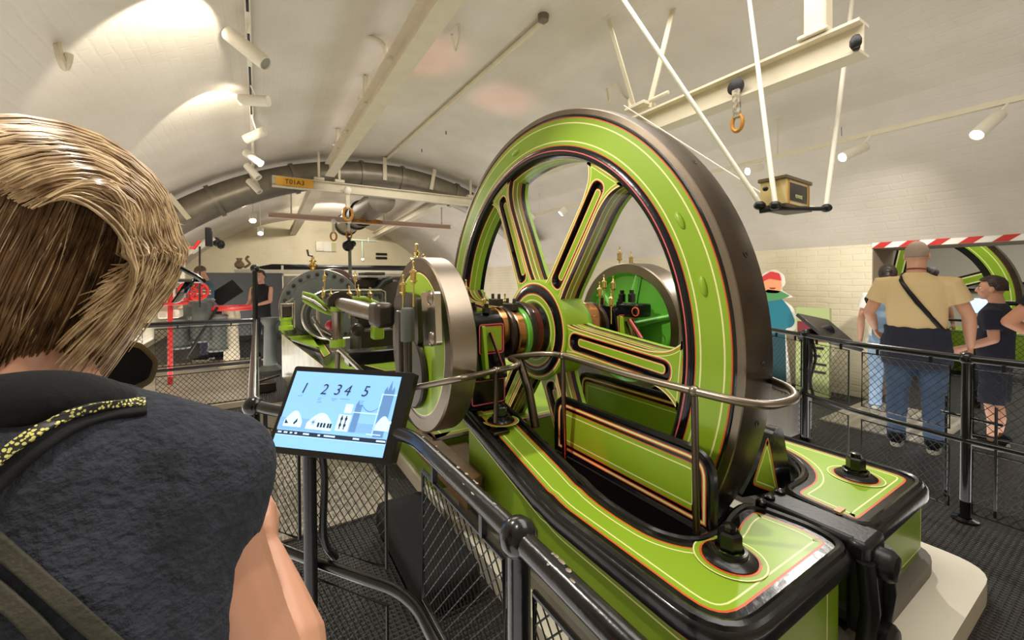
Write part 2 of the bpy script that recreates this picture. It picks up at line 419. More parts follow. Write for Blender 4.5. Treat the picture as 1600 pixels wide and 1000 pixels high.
def bedarm(poly, name):
    poly = resample(poly, .04); mb = MB()
    if area2(poly) < 0: poly = poly[::-1]
    bands(mb, poly, lambda u, v, h: V(u, v, zb(v)+h), .0, LV, iG)
    # side, banded downwards
    n = len(poly); prof = [(0, 0), (-.014, -.006), (-.024, -.02), (-.024, -.058), (.006, -.082), (.010, -.092), (.012, -.108), (.012, -.114), (.012, None)]
    ms = [iK, iK, iK, iK, iO, iS, iC, iS]
    rings = []
    for off, dz in prof:
        q = inset(poly, off) if off else poly
        rings.append([V(u, v, (zb(pv)+dz) if dz is not None else .16) for (u, v), (pu, pv) in zip(q, poly)])
    for k in range(len(prof)-1):
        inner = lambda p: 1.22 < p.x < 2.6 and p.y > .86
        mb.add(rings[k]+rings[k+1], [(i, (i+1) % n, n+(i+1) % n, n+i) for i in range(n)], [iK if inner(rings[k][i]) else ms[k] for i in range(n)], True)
    # black rounded rim bead standing slightly above the top
    mb.tube([V(u, v, zb(v)-.004) for u, v in inset(poly, .008)], .018, 8, iK, closed=True)
    o = mb.build(name, LIV, bedroot); return o
bedarm(near, 'bed_arm'); bedarm(far, 'bed_arm')
# bed feet along the bottom
ft = MB()
for poly in (near, far):
    q = resample(poly, .06); q = inset(q, -.035)
    ft.prism(q, lambda u, v, h: V(u, v, h), .10, .16, 0)
ft.build('bed_foot', CONC, bedroot, bevel=.012)
# inner floor of the wheel pit between the arms
ip = MB(); ip.box((1.92, 1.6, .11), (.9, 1.9, .02)); ip.build('pit_floor', BLACK, bedroot)
# cream lined panels painted on the front faces
for x0, x1 in ((1.12, 1.66), (2.04, 2.66)):
    fp = MB(); poly = [(x0, .19), (x1, .19), (x1, .40), (x0, .40)]
    bands(fp, poly, lambda u, v, h: V(u, .6115-h, v), .002, [(.006, 0)], 1)
    fp.build('front_panel', [CREAM, GREEN_S], bedroot)
# long side panel line
sl = MB(); sl.add([(1.0605, .72, .19), (1.0605, 2.1, .19), (1.0605, 2.1, .196), (1.0605, .72, .196)], [(0, 1, 2, 3)], 0, False)
sl.build('side_lining', [CREAM], bedroot)
def hexbolt(c, r, h, name, parent, tilt=None):
    c = Vector(c); mb = MB()
    mb.lathe([(r*2.2, .001), (r*2.2, .008), (r*1.7, .02), (r*1.45, .022), (r*1.4, .034), (r*1.15, .036)], c, (0, 0, 1), 28, 0)
    mb.lathe([(r, .034), (r, .034+h*.8)], c, (0, 0, 1), 6, 0, smooth=False)
    mb.lathe([(r, .034+h*.8), (r*.8, .034+h*.9), (.0001, .034+h*.9)], c, (0, 0, 1), 6, 0, smooth=False)
    mb.lathe([(r*.55, .034+h*.8), (r*.55, .034+h*1.15), (.0001, .034+h*1.2)], c, (0, 0, 1), 14, 0)
    # washer recess ring lined in orange
    mb.lathe([(r*2.2, .004), (r*2.42, .004)], c, (0, 0, 1), 32, 1)
    mb.lathe([(r*2.42, .0035), (r*2.8, .0035)], c, (0, 0, 1), 32, 2)
    mb.lathe([(r*2.8, .0038), (r*2.93, .0038)], c, (0, 0, 1), 32, 3)
    return mb.build(name, [BLACKG, ORANGE, GREEN, CREAM], parent)
hexbolt((1.385, .795, .5), .04, .07, 'anchor_bolt', bedroot)
hexbolt((2.48, .80, .5), .038, .07, 'anchor_bolt', bedroot)
hexbolt((1.185, 2.02, .655), .036, .06, 'anchor_bolt', bedroot)
# bearing block stools at the back of each arm
for xx in (1.18, 2.67):
    st = MB(); st.box((xx, 2.27, .80), (.26, .22, .20)); st.build('bearing_stool', BLACKG, bedroot, bevel=.02)
    q = MB(); poly = roundpoly([(xx-.115, .72), (xx+.115, .72), (xx+.115, .87), (xx-.115, .87)], .02)
    bands(q, poly, lambda u, v, h: V(u, 2.157-h, v), .002, [(.008, 0)], 1)
    q.build('stool_lining', [PINK, BLACKG], bedroot)
# rear casting that carries cylinders and guides
rb = MB(); rpoly = resample(roundpoly([(.95, 2.5), (2.85, 2.5), (2.85, 6.4), (.45, 6.4), (.45, 4.2), (.95, 3.6)], .05), .12)
bands(rb, rpoly if area2(rpoly) > 0 else rpoly[::-1], lambda u, v, h: V(u, v, .42+h), 0, [(.05, iK), (.062, iO), (.1, iG), (.112, iC)], iG)
rb.prism(rpoly, lambda u, v, h: V(u, v, h), .10, .415, iS); rb.build('rear_casting', LIV, bedroot)
# front clamp between the arms
yk = thing('bed_clamp', 'black cast clamp strap bolting the two engine bed arms together at the front', 'clamp', (1.9, .6, .3))
m = MB(); m.box((1.91, .76, .49), (.15, .36, .06)); m.box((1.91, .585, .35), (.17, .07, .34)); m.build('strap', BLACK, yk, bevel=.02)
m = MB(); m.tube([(1.83, .56, .46), (1.83, .545, .30), (1.83, .56, .16)], .028, 10); m.tube([(1.99, .56, .46), (1.99, .545, .30), (1.99, .56, .16)], .028, 10); m.build('rib', BLACK, yk)
for z, r in ((.44, .055), (.17, .06)):
    m = MB(); m.lathe([(r, 0), (r, .04), (r*.8, .055), (.0001, .06)], (1.91, .55, z), (0, -1, 0), 16); m.build('nut', BLACK, yk)
for x in (1.80, 1.87, 1.96):
    m = MB(); m.sphere((x, .90, .525), (.022, .022, .016), 10); m.build('rivet', BLACKG, yk)
m = MB(); m.box((2.01, .70, .523), (.055, .022, .01)); m.build('maker_plate', mat('tan plate', (204, 172, 128), .5), yk)
# ---------------------------------------------------------- triangular bracket
tb = thing('pivot_bracket', 'black triangular bracket with green lined centre in front of the flywheel', 'bracket', (2.0, 1.05, .5))
def mapx(yp): return lambda u, v, h: V(u, yp-h, v)
tri = roundpoly([(1.83, .49), (2.30, .40), (2.27, .52), (2.20, .74), (2.12, .74), (2.05, .66)], [.02, .02, .02, .04, .04, .05])
m = MB(); m.prism(tri, mapx(1.05), 0, .05); m.build('plate', BLACKG, tb, bevel=.008)
p1, p2, p3 = at(1201, 680, y=.995), at(1176, 758, y=.995), at(1219, 774, y=.995)
t2 = resample(roundpoly([(p1.x, p1.z), (p3.x, p3.z), (p2.x, p2.z)], .03), .02)
if area2(t2) < 0: t2 = t2[::-1]
m = MB(); bands(m, t2, mapx(.998), 0, [(.007, iO), (.02, iG), (.026, iC)], iG); m.build('lined_panel', LIV, tb)
m = MB(); m.tube([(2.18, 1.08, .42), (2.14, 1.12, .58), (2.12, 1.14, .72)], [.05, .045, .04], 12); m.lathe([(.04, 0), (.042, .02), (.034, .03), (.03, .03), (.028, .0)], (2.12, 1.14, .72), (0, 0, 1), 16); m.build('stub', BLACK, tb)
# ================================================================== FLYWHEEL
FC = V(1.6, 2.27, 1.13)
fw = thing('flywheel', 'huge green spoked flywheel with black and orange lining and bare steel rim', 'flywheel', FC)
AX = V(-1, 0, 0)   # profile heights are measured towards the viewer's side
W = .21
m = MB(); m.lathe([(1.412, -W+.004), (1.420, -W*.7), (1.421, -W*.5), (1.420, -W*.3), (1.412, -.004)], FC, AX, 160, 0)
m.lathe([(1.365, -W), (1.408, -W)], FC, AX, 160, 0); m.lathe([(1.380, 0), (1.408, 0)], FC, AX, 160, 1); m.lathe([(1.4081, 0), (1.4119, -.0039)], FC, AX, 160, 1); m.lathe([(1.4081, -W), (1.4119, -W+.0039)], FC, AX, 160, 1)
m.build('rim_tread', [STEEL, SATIN], fw)
pf = [(1.380, 0), (1.376, .006), (1.369, .006), (1.364, .002), (1.358, .002), (1.334, .002), (1.327, .002), (1.229, .002), (1.222, .002), (1.204, .002), (1.199, .002), (1.190, .010), (1.172, .014), (1.166, .0145), (1.150, .012), (1.138, 0.0), (1.131, -.045), (1.13, -.05), (1.128, -.055), (1.128, -.10), (1.128, -.105), (1.128, -.16), (1.13, -.20), (1.365, -W)]
mi = [iK, iK, iK, iO, iG, iC, iG, iC, iG, iO, iK, iK, iP, iK, iK, iK, iO, iC, iG, iC, iG, iK, iG]
m = MB(); m.lathe(pf, FC, AX, 160, mi); m.build('rim_web', LIV, fw)
# raised oval bosses on the rim face
for a in (28, 14, -100, 100, 190, 204):
    rr = 1.275; m = MB(); a_ = radians(a)
    ctr = FC + V(-.004, -cos(a_)*rr, sin(a_)*rr); tg = V(0, sin(a_), cos(a_)); rd = V(0, -cos(a_), sin(a_))
    R3 = Matrix((V(-1, 0, 0), rd, tg)).transposed(); m.sphere(ctr, (.012, .016, .045), 14, 0, R3); m.build('boss', GREEN, fw)
for a in (38, 18, 0, -10, 56, 75):
    a_ = radians(a); c = FC+V(.11, -cos(a_)*1.422, sin(a_)*1.422); nd = V(0, -cos(a_), sin(a_))
    m = MB(); m.lathe([(.014, 0), (.012, .001), (.0001, -.002)], c, nd, 10); m.build('barring_hole', BLACK, fw)
# spokes: local frame u = along spoke (radius), v = across
SPL = [-5+60*k for k in range(6)]
def spoke(ang, name='spoke'):
    a_ = radians(ang); rd = V(0, -cos(a_), sin(a_)); tg = V(0, sin(a_), cos(a_))
    mp = lambda u, v, h: FC + rd*u + tg*v + AX*h
    out = [(.22, -.115), (.36, -.085), (.95, -.075), (1.06, -.10), (1.135, -.17), (1.135, .17), (1.06, .10), (.95, .075), (.36, .085), (.22, .115)]
    out = resample(roundpoly(out, [.01, .1, .15, .06, .01, .01, .06, .15, .1, .01]), .04)
    if area2(out) < 0: out = out[::-1]
    mb = MB(); bands(mb, out, mp, -.012, [(.007, iC), (.011, iO), (.02, iG), (.024, iC)], None)
    base = inset(out, .024)
    # recessed black slot with raised green tongue
    slot = resample(roundpoly([(.36, -.050), (1.07, -.050), (1.07, .050), (.36, .050)], .052), .04)
    if area2(slot) < 0: slot = slot[::-1]
    # face with slot cut: tessellate polygon with hole
    tri = tessellate_polygon([[Vector((u, v, 0)) for u, v in base], [Vector((u, v, 0)) for u, v in slot[::-1]]])
    allp = [mp(u, v, -.012) for u, v in base]+[mp(u, v, -.012) for u, v in slot[::-1]]
    mb.add(allp, [tuple(t) for t in tri], iG, False)
    # lining round the slot, slightly proud
    o1 = inset(slot, -.011); o2 = inset(slot, -.006); n = len(slot)
    for A_, B_, mm in ((o1, o2, iC), (o2, slot, iO)):
        mb.add([mp(u, v, -.0105) for u, v in A_]+[mp(u, v, -.0105) for u, v in B_], [(i, (i+1) % n, n+(i+1) % n, n+i) for i in range(n)], mm, False)
    s2 = inset(slot, .012)
    mb.add([mp(u, v, -.012) for u, v in slot]+[mp(u, v, -.04) for u, v in s2], [(i, (i+1) % n, n+(i+1) % n, n+i) for i in range(n)], iK, True)
    tri = tessellate_polygon([[Vector((u, v, 0)) for u, v in s2]]); mb.add([mp(u, v, -.04) for u, v in s2], [tuple(t) for t in tri], iK, False)
    tong = resample(roundpoly([(.41, -.026), (1.03, -.026), (1.03, .026), (.41, .026)], .03), .04)
    if area2(tong) < 0: tong = tong[::-1]
    bands(mb, tong, mp, -.03, [(.004, iO), (.008, iC)], iG)
    nn = len(tong); mb.add([mp(u, v, -.03) for u, v in tong]+[mp(u, v, -.041) for u, v in tong], [(i, (i+1) % nn, nn+(i+1) % nn, nn+i) for i in range(nn)], iK, False)
    # sides: cream, green, black, olive bands across the thickness
    n = len(out); prev = [mp(u, v, -.012) for u, v in out]; 
    for off, h, mm in ((.002, -.02, iO), (.004, -.048, iK), (.004, -.053, iO), (.004, -.059, iC), (.004, -.09, iOL), (.004, -.096, iC), (.004, -.125, iOL), (.004, -.131, iO), (.004, -.165, iK), (0, -.19, iG)):
        cur = [mp(u, v, h) for u, v in inset(out, off)]
        mb.add(prev+cur, [(i, (i+1) % n, n+(i+1) % n, n+i) for i in range(n)], mm, False); prev = cur
    tri = tessellate_polygon([[Vector((u, v, 0)) for u, v in out]]); mb.add([mp(u, v, -.19) for u, v in out], [tuple(t) for t in tri], iG, False)
    return mb.build(name, LIV, fw)
for a in SPL: spoke(a)
m = MB(); m.lathe([(.34, -.19), (.34, -.012), (.335, .0), (.325, .002), (.32, .004), (.314, .004), (.306, .004), (.300, .006), (.285, .016), (.262, .018), (.25, .016), (.243, .014), (.236, .013), (.205, .013), (.199, .013), (.19, .013), (.18, .05), (.17, .055), (.12, .055)], FC, AX, 64,
        [iG, iG, iG, iG, iC, iO, iK, iK, iK, iK, iO, iC, iG, iC, iG, iK, iK, iK]); m.build('hub', LIV, fw)
# ================================================================== CRANKSHAFT with eccentrics
cs = thing('crankshaft', 'steel crankshaft with copper eccentric straps between flywheel and crank discs', 'crankshaft', (1.4, 2.27, 1.13))
def ring(x0, x1, r, mi_, n=40, name=None, mats=LIV, rin=.05, yz=(2.27, 1.13), flange=None):
    mb = MB(); L = x1-x0
    pr = [(rin, 0), (r-.006, 0), (r, .006), (r, L-.006), (r-.006, L), (rin, L)]
    mb.lathe(pr, (x0, yz[0], yz[1]), (1, 0, 0), n, mi_, closed=True)
    return mb.build(name, mats, cs)
ring(.98, 2.75, .075, iBR, name='shaft', rin=.001)
ring(1.50, 1.55, .185, iM, name='collar'); ring(1.455, 1.50, .195, iDK, name='collar')
ring(1.42, 1.455, .17, iGR, name='eccentric_sheave', yz=(2.24, 1.12))
ring(1.365, 1.42, .155, iCO, name='eccentric_strap', yz=(2.24, 1.12)); ring(1.335, 1.365, .165, iDK, name='eccentric_sheave')
ring(1.285, 1.335, .145, iCO, name='eccentric_strap', yz=(2.29, 1.15)); ring(1.03, 1.06, .12, iGR, name='collar')
ring(1.86, 1.95, .20, iGR, name='collar'); ring(1.95, 2.02, .17, iCO, name='eccentric_strap', yz=(2.24, 1.12)); ring(2.05, 2.11, .15, iCO, name='eccentric_strap', yz=(2.29, 1.15)); ring(2.11, 2.14, .17, iDK, name='eccentric_sheave')
for yy, zz, x in ((2.24, 1.12, 1.392), (2.29, 1.15, 1.31)):
    m = MB(); m.tube([(x, yy+.15, zz), (x, 3.2, 1.0), (x, 4.6, .95)], [.022, .02, .02], 8); m.build('eccentric_rod', BRIGHT, cs)
    m = MB(); m.box((x, yy, zz+.175), (.05, .11, .045)); m.tube([(x, yy-.04, zz+.15), (x, yy-.04, zz+.23)], .011, 8); m.tube([(x, yy+.04, zz+.15), (x, yy+.04, zz+.23)], .011, 8); m.build('strap_lug', DARKST, cs, bevel=.006)
m = MB(); m.tube([(1.42, 2.20, .98), (1.40, 2.05, .80), (1.38, 1.95, .60)], .026, 10); m.build('barring_lever', STEEL, cs)
# brass drip lubricators --------------------------------------------------------
def lubricator(parent=None, s=1.0):
    parts = []
    return parts
lub0 = thing('oil_cup', 'brass and glass oil cup', 'oil cup', (0, 0, 0))
m = MB(); m.lathe([(.005, -.12), (.005, 0), (.012, .002), (.012, .008), (.02, .012), (.022, .02), (.012, .022)], n=14); m.build('stem', BRASS, lub0)
m = MB()
for k in range(4):
    a = k*pi/2+.4; m.tube([(.017*cos(a), .017*sin(a), .02), (.017*cos(a), .017*sin(a), .06)], .0025, 5)
m.lathe([(.012, .02), (.013, .06)], n=12); m.build('glass_cage', BRASS, lub0)
m = MB(); m.lathe([(.012, .058), (.023, .06), (.023, .066), (.014, .072), (.008, .078), (.008, .086), (.005, .09), (.005, .11), (.008, .113), (.007, .12), (.0001, .122)], n=14); m.build('cap', BRASS, lub0)
LUBN = [0]
def lub(p, label, s=1.0):
    o = lub0 if LUBN[0] == 0 else copytree(lub0)
    LUBN[0] += 1; s *= .8; o.location = Vector(p)-V(0, 0, .02*s); o.scale = (s, s, s); o['label'] = label; o['group'] = 'brass oil cups on the engine'
    return o
# main bearings ----------------------------------------------------------------
def bearing(xx, label):
    b = thing('main_bearing', label, 'bearing', (xx, 2.27, .9))
    m = MB(); prof = roundpoly([(2.08, .88), (2.46, .88), (2.42, 1.02), (2.40, 1.22), (2.36, 1.27), (2.18, 1.27), (2.14, 1.22), (2.12, 1.02)], .03)
    m.prism(prof, lambda u, v, h: V(xx+h, u, v), -.09, .09); m.build('housing', BLACKG, b, bevel=.012)
    # lined green front face
    q = MB(); pf_ = resample(roundpoly([(xx-.085, 1.03), (xx+.085, 1.03), (xx+.085, 1.21), (xx-.085, 1.21)], .02), .02)
    q2 = MB(); bands(q2, pf_, lambda u, v, h: V(u, 2.114-h, v), 0, [(.008, iP), (.014, iK), (.02, iO)], iG); q2.build('lined_face', LIV, b)
    q = MB(); q.beam((xx-.02, 2.10, 1.16), (xx+.05, 2.05, .92), .03, .012, iK); q.beam((xx-.02, 2.093, 1.16), (xx+.05, 2.043, .92), .012, .012, iP); q.build('stay', LIV, b)
    for yy in (2.18, 2.36):
        q = MB(); q.lathe([(.026, 0), (.026, .03)], (xx, yy, 1.27), (0, 0, 1), 6, smooth=False, cap=True); q.tube([(xx, yy, 1.29), (xx, yy, 1.325)], .014, 10); q.build('cap_nut', BLACK, b)
    q = MB(); q.prism(roundpoly([(2.14, .9), (2.05, .9), (2.10, 1.2), (2.14, 1.2)], .01), lambda u, v, h: V(xx+h, u, v), -.07, -.05, 0); q.build('rib', GREEN, b)
bearing(1.18, 'green and black lined main bearing behind the left crank disc'); bearing(2.32, 'green and black main bearing beyond the flywheel, by the far crank disc')
# ================================================================== CRANK DISCS
def disc(x0, x1, yz, R, label, web):
    t = thing('crank_disc', label, 'crank disc', (x0, yz[0], yz[1])); o = (x0, yz[0], yz[1]); L = x1-x0
    m = MB(); m.lathe([(R-.075, 0), (R-.008, 0), (R, .008), (R, L-.008), (R-.008, L), (R-.1, L)], o, (1, 0, 0), 96, 0); m.build('rim', SATIN, t)
    m = MB()
    if web == 'lined':
        m.lathe([(.001, .004), (R-.14, .004), (R-.095, .004), (R-.089, .004), (R-.083, .004), (R-.075, .002)], o, (1, 0, 0), 96, [iG, iG, iC, iM, iM])
        m.lathe([(.001, L-.02), (R-.1, L-.02)], o, (1, 0, 0), 64, iG)
    else:
        m.lathe([(.001, .05), (R-.10, .05), (R-.075, .0)], o, (1, 0, 0), 96, [iGR, iGR])
        m.lathe([(.001, L-.02), (R-.1, L-.02)], o, (1, 0, 0), 64, iGR)
        for a in (75, 15, 135, -45, 195):
            a_ = radians(a); d = V(0, -cos(a_), sin(a_)); m.tube([V(*o)+d*.06+V(.03, 0, 0), V(*o)+d*(R-.09)+V(.045, 0, 0)], [(.03, .05), (.022, .03)], 12, iGR)
        m.lathe([(.10, -.02), (.11, .05)], o, (1, 0, 0), 30, iGR)
    m.build('web', LIV, t)
    return t
DY, DZ = 2.32, 1.10
d1 = disc(.79, .935, (DY, DZ), .505, 'large steel-rimmed crank disc with lined green centre left of the flywheel', 'lined')
d2 = disc(2.5, 2.72, (2.3, 1.09), .51, 'green crank disc with steel rim seen through the flywheel spokes', 'webbed')
# crank web: dark slab, plate and two round-headed bolts on left disc
m = MB(); sl_ = [(DY+.36, 1.16), (DY+.36, 1.36), (DY+.1, 1.40), (DY-.10, 1.38), (DY-.12, 1.10), (DY+.1, 1.05)]
m.prism(roundpoly(sl_, .06), lambda u, v, h: V(.79-h, u, v), 0, .03); m.build('crank_web', DARKST, d1, bevel=.006)
pts = [at(660, 457, x=.74), at(681, 455, x=.74), at(684, 540, x=.74), at(664, 541, x=.74)]
m = MB(); m.prism(roundpoly([(p.y, p.z) for p in pts], .02), lambda u, v, h: V(.745-h, u, v), -.02, .012); m.build('keep_plate', BRIGHT, d1, bevel=.004)
for px, py in ((671.5, 466), (673.5, 529)):
    p = at(px, py, x=.73); m = MB(); m.sphere(p+V(.012, 0, 0), (.024, .036, .036), 18); m.lathe([(.04, 0), (.04, .006)], p+V(.008, 0, 0), (-1, 0, 0), 20); m.build('bolt_head', SATIN, d1)
m = MB(); m.lathe([(.20, 0), (.21, .01), (.21, .03)], (.755, DY+.02, .93), (1, 0, 0), 40, cap=True); m.build('boss', DARKST, d1)
# ================================================================== CONNECTING ROD etc.
cr = thing('connecting_rod', 'heavy steel connecting rod running from the left crank pin back to the crosshead', 'connecting rod', (.66, 2.45, 1.26))
P0 = V(.64, 2.45, 1.26)
m = MB(); m.box(P0+V(0, .08, 0), (.12, .20, .15)); m.build('big_end', DARKST, cr, bevel=.03)
m = MB(); m.tube([P0+V(0, .12, 0), V(.63, 3.2, 1.26), V(.62, 4.4, 1.27)], [.05, .062, .045], 20); m.build('shank', SATIN, cr)
m = MB(); m.lathe([(.10, -.03), (.10, .05), (.06, .06), (.06, .11)], V(.63, 3.95, 1.27), (0, 1, 0), 24, cap=True); m.build('collar', DARKST, cr)
pc = at(637, 503, x=.66); m = MB(); m.lathe([(.034, -.10), (.036, -.09), (.036, .06), (.03, .072), (.01, .075)], pc, (0, 0, 1), 24, cap=True); m.build('crank_pin_cap', IRON, cr)
m = MB(); m.tube([pc+V(0, 0, -.1), pc+V(0, 0, -.42)], [.022, .02], 14); m.build('lower_leg', DARKST, cr)
pk = at(625, 545, x=.66); m = MB(); m.box(pk, (.03, .07, .42)); m.build('strap', DARKST, cr, bevel=.01)
# crosshead and guide frame
gd = thing('crosshead_guide', 'dark steel crosshead with green lined guide columns ahead of the cylinders', 'crosshead', (.9, 4.4, .5))
def pxbox(pxa, pya, pxb, pyb, y, dep, name, mats, parent, bev=.01, mi=0):
    a = at(pxa, pya, y=y); b = at(pxb, pyb, y=y)
    m = MB(); m.box(((a.x+b.x)/2, y+dep/2, (a.z+b.z)/2), (abs(b.x-a.x), dep, abs(b.z-a.z)), mi); return m.build(name, mats, parent, bevel=bev)
def pxtube(pts, y, r, name, mats, parent, n=10):
    m = MB(); m.tube([at(px, py, y=y) for px, py in pts], r, n); return m.build(name, mats, parent)
pc = at(527, 500, y=3.9); m = MB()
m.lathe([(.05, -.28), (.06, -.27), (.06, -.22), (.045, -.2), (.045, .05), (.052, .06), (.052, .08)], pc, (0, 0, 1), 20, cap=True); m.build('crosshead_pin', SATIN, gd)
m = MB(); m.lathe([(.066, -.24), (.066, -.17)], pc, (0, 0, 1), 20, 0, cap=True); m.build('green_collar', GREEN, gd)
m = MB(); m.lathe([(.056, .08), (.056, .12)], pc, (0, 0, 1), 20, 0, cap=True); m.build('green_collar', GREEN, gd)
pxbox(519, 472, 533, 480, 3.88, .12, 'pin_nut', BLACKG, gd)
for pts in (((472, 458), (490, 462), (510, 480), (520, 487)), ((474, 468), (490, 478), (510, 488), (519, 490))):
    pxtube(pts, 4.0, .018, 'guide_link', GREEN, gd)
for pts in (((550, 466), (570, 466), (590, 474), (600, 482)), ((553, 474), (572, 478), (588, 486))):
    pxtube(pts, 4.3, .022, 'guide_link', GREEN, gd)
pxtube(((472, 463), (490, 470), (510, 484)), 3.97, .012, 'link_edge', BRIGHT, gd)
pxtube(((492, 505), (505, 525), (520, 533)), 3.9, .012, 'lower_link', BRIGHT, gd); pxtube(((489, 495), (500, 512), (518, 522)), 3.95, .014, 'lower_link', SATIN, gd)
pxtube(((528, 545), (555, 570), (565, 580)), 3.3, .02, 'drain_pipe', BRIGHT, gd); pxtube(((528, 552), (527, 590)), 3.3, .018, 'drain_pipe', SATIN, gd)
m = MB(); m.sphere(at(516, 508, y=4.05), .045, 14); m.build('red_boss', mat('crimson paint', (190, 30, 60), .3, coat=.4), gd)
pxbox(494, 480, 500, 512, 4.2, .06, 'guide_column', BRIGHT, gd); pxbox(555, 480, 590, 512, 4.6, .3, 'crosshead_block', DARKST, gd, .03)
pxbox(583, 510, 601, 530, 3.8, .12, 'green_pot', GREEN, gd, .015); pxbox(560, 515, 640, 556, 4.4, .5, 'slide_block', DARKST, gd, .03)
for (cx_, cy_), r in (((560, 487), .07), ((558, 515), .06), ((612, 500), .08)):
    p = at(cx_, cy_, y=4.1); m = MB(); m.lathe([(r, 0), (r, .05), (r*.6, .06), (r*.5, .09), (.001, .095)], p, (0, -1, 0), 24); m.build('rod_gland', DARKST, gd)
# bed top panels and black blocks visible behind the tablet
gb = thing('guide_bed', 'green guide bed with black rims between crank disc and cylinders', 'engine bed', (.8, 3.6, .5))
def flatpoly(pxs, z, th, name, parent, lv, mats=LIV, fill=iG, under=iK):
    q = [at(*p, z=z) for p in pxs]; poly = resample([(p.x, p.y) for p in q], .05)
    if area2(poly) < 0: poly = poly[::-1]
    m = MB(); bands(m, poly, lambda u, v, h: V(u, v, z+h), 0, lv, fill); m.prism(poly, lambda u, v, h: V(u, v, h), z-th, z-.002, under); return m.build(name, mats, parent)
flatpoly(((556, 568), (592, 556), (640, 566), (655, 578), (600, 580)), .62, .1, 'bed_panel', gb, [(.015, iK), (.02, iO), (.03, iC)])
flatpoly(((540, 550), (584, 543), (592, 552), (552, 556)), .66, .1, 'bed_panel', gb, [(.01, iC)])
flatpoly(((490, 534), (503, 530), (518, 552), (505, 560)), .66, .1, 'bed_panel', gb, [(.01, iK), (.016, iO), (.022, iC)])
flatpoly(((438, 517), (478, 513), (500, 545), (455, 530)), .74, .05, 'bed_panel', gb, [(.02, iG)])
pxbox(545, 552, 650, 562, 3.4, .2, 'black_rail', BLACKG, gb); 
pa = [at(438, 520, y=5.2), at(520, 575, y=3.3)]
m = MB(); sp_ = [at(440, 522, z=.74), at(505, 572, z=.66)]
m.add([sp_[0], sp_[1], V(sp_[1].x, sp_[1].y, .15), V(sp_[0].x, sp_[0].y, .15)], [(0, 1, 2, 3)], 0, False); m.add([p+V(.02, 0, 0) for p in (sp_[0], sp_[1], V(sp_[1].x, sp_[1].y, .15), V(sp_[0].x, sp_[0].y, .15))], [(0, 1, 2, 3)], 0, False)
m.build('side_panel', mat('pale greenish panel', (196, 190, 150), .35, coat=.4, var=.5, vscale=5, col2=(120, 130, 60)), gb)
# ================================================================== CYLINDERS
def cylinder(pxc, pyc, pxe, y, L, label, face, rimm, bolts):
    c = at(pxc, pyc, y=y); e = at(pxe, pyc, y=y); R = abs(c.x-e.x)
    t = thing('steam_cylinder', label, 'cylinder', c)
    m = MB(); m.lathe([(R, .0), (R, .05), (R*.94, .055), (R*.94, L)], c, (0, 1, 0), 64, cap=True); m.build('barrel', DARKST, t)
    m = MB(); m.lathe([(R-.005, 0), (R+.006, .006), (R+.006, .045), (R-.005, .05)], c, (0, 1, 0), 64); m.build('flange_rim', rimm, t)
    m = MB(); m.lathe([(.001, -.03), (R*.78, -.03), (R*.80, -.005), (R, 0)], c, (0, 1, 0), 64); m.build('cover', face, t)
    m = MB()
    for k in range(bolts):
        a = 2*pi*k/bolts; p = c+V(cos(a)*R*.89, -.004, sin(a)*R*.89); m.lathe([(.026, 0), (.026, .025), (.013, .026), (.013, .05), (.001, .051)], p, (0, -1, 0), 6, smooth=False)
    tag(m.build('cover_bolts', DARKST, t), 'ring of small hexagon cover bolts', kind='stuff')
    return c, R
cylinder(503, 480, 436, 6.1, 1.2, 'large dark steam cylinder end with bolted slate grey cover at the back left', IRON, BRIGHT, 26)
# smaller valve chest: stadium-shaped cover
y_ = 5.55; a = at(515, 492, y=y_); R = abs(at(474, 492, y=y_).x-a.x); b = at(600, 465, y=y_)
vt = thing('valve_chest', 'long dark valve chest with polished rim in front of the large cylinder', 'valve chest', a)
st_ = []
for k in range(20): an = pi/2+pi*k/19; st_.append((a.x+R*cos(an), a.z+R*sin(an)))
st_ += [(b.x, a.z-R), (b.x, a.z+R-.03), (b.x-.05, a.z+R-.005)]
st_ = resample(st_, .06)
m = MB(); m.prism(st_, lambda u, v, h: V(u, y_+h, v), 0, .5, 0); m.build('body', IRON, vt, bevel=.01)
m = MB(); s2 = inset(st_ if area2(st_) > 0 else st_[::-1], -.01); m.tube([V(u, y_-.005, v) for u, v in s2], .018, 8, closed=True); m.build('polished_rim', BRIGHT, vt)
m = MB(); q = resample(inset(st_ if area2(st_) > 0 else st_[::-1], .05), .11)
for u, v in q: m.lathe([(.02, 0), (.02, .02), (.001, .022)], (u, y_-.002, v), (0, -1, 0), 8)
tag(m.build('cover_bolts', DARKST, vt), 'ring of small cover bolts', kind='stuff')
# second engine group behind: dark receivers
bk = thing('rear_steam_chest', 'dark riveted steam chests and valves behind the crank disc', 'steam chest', (1.6, 6.6, .5))
pxbox(573, 432, 632, 470, 6.9, .6, 'chest', DARKST, bk, .02); pxbox(593, 437, 625, 482, 6.3, .4, 'chest', DARKST, bk, .04); pxbox(571, 425, 602, 430, 6.2, .5, 'chest_lid', DARKST, bk, .01)
pxbox(545, 434, 600, 450, 6.5, .6, 'chest', DARKST, bk, .03)
m = MB(); m.lathe([(.30, 0), (.32, .03), (.32, .5)], at(523, 452, y=6.6), (0, 1, 0), 30, cap=True); m.build('dome', mat('brown lagged iron', (84, 62, 54), .5, .3), bk)
pxtube(((566, 460), (590, 452), (600, 440), (612, 436)), 6.2, .05, 'bend_pipe', BLACK, bk)
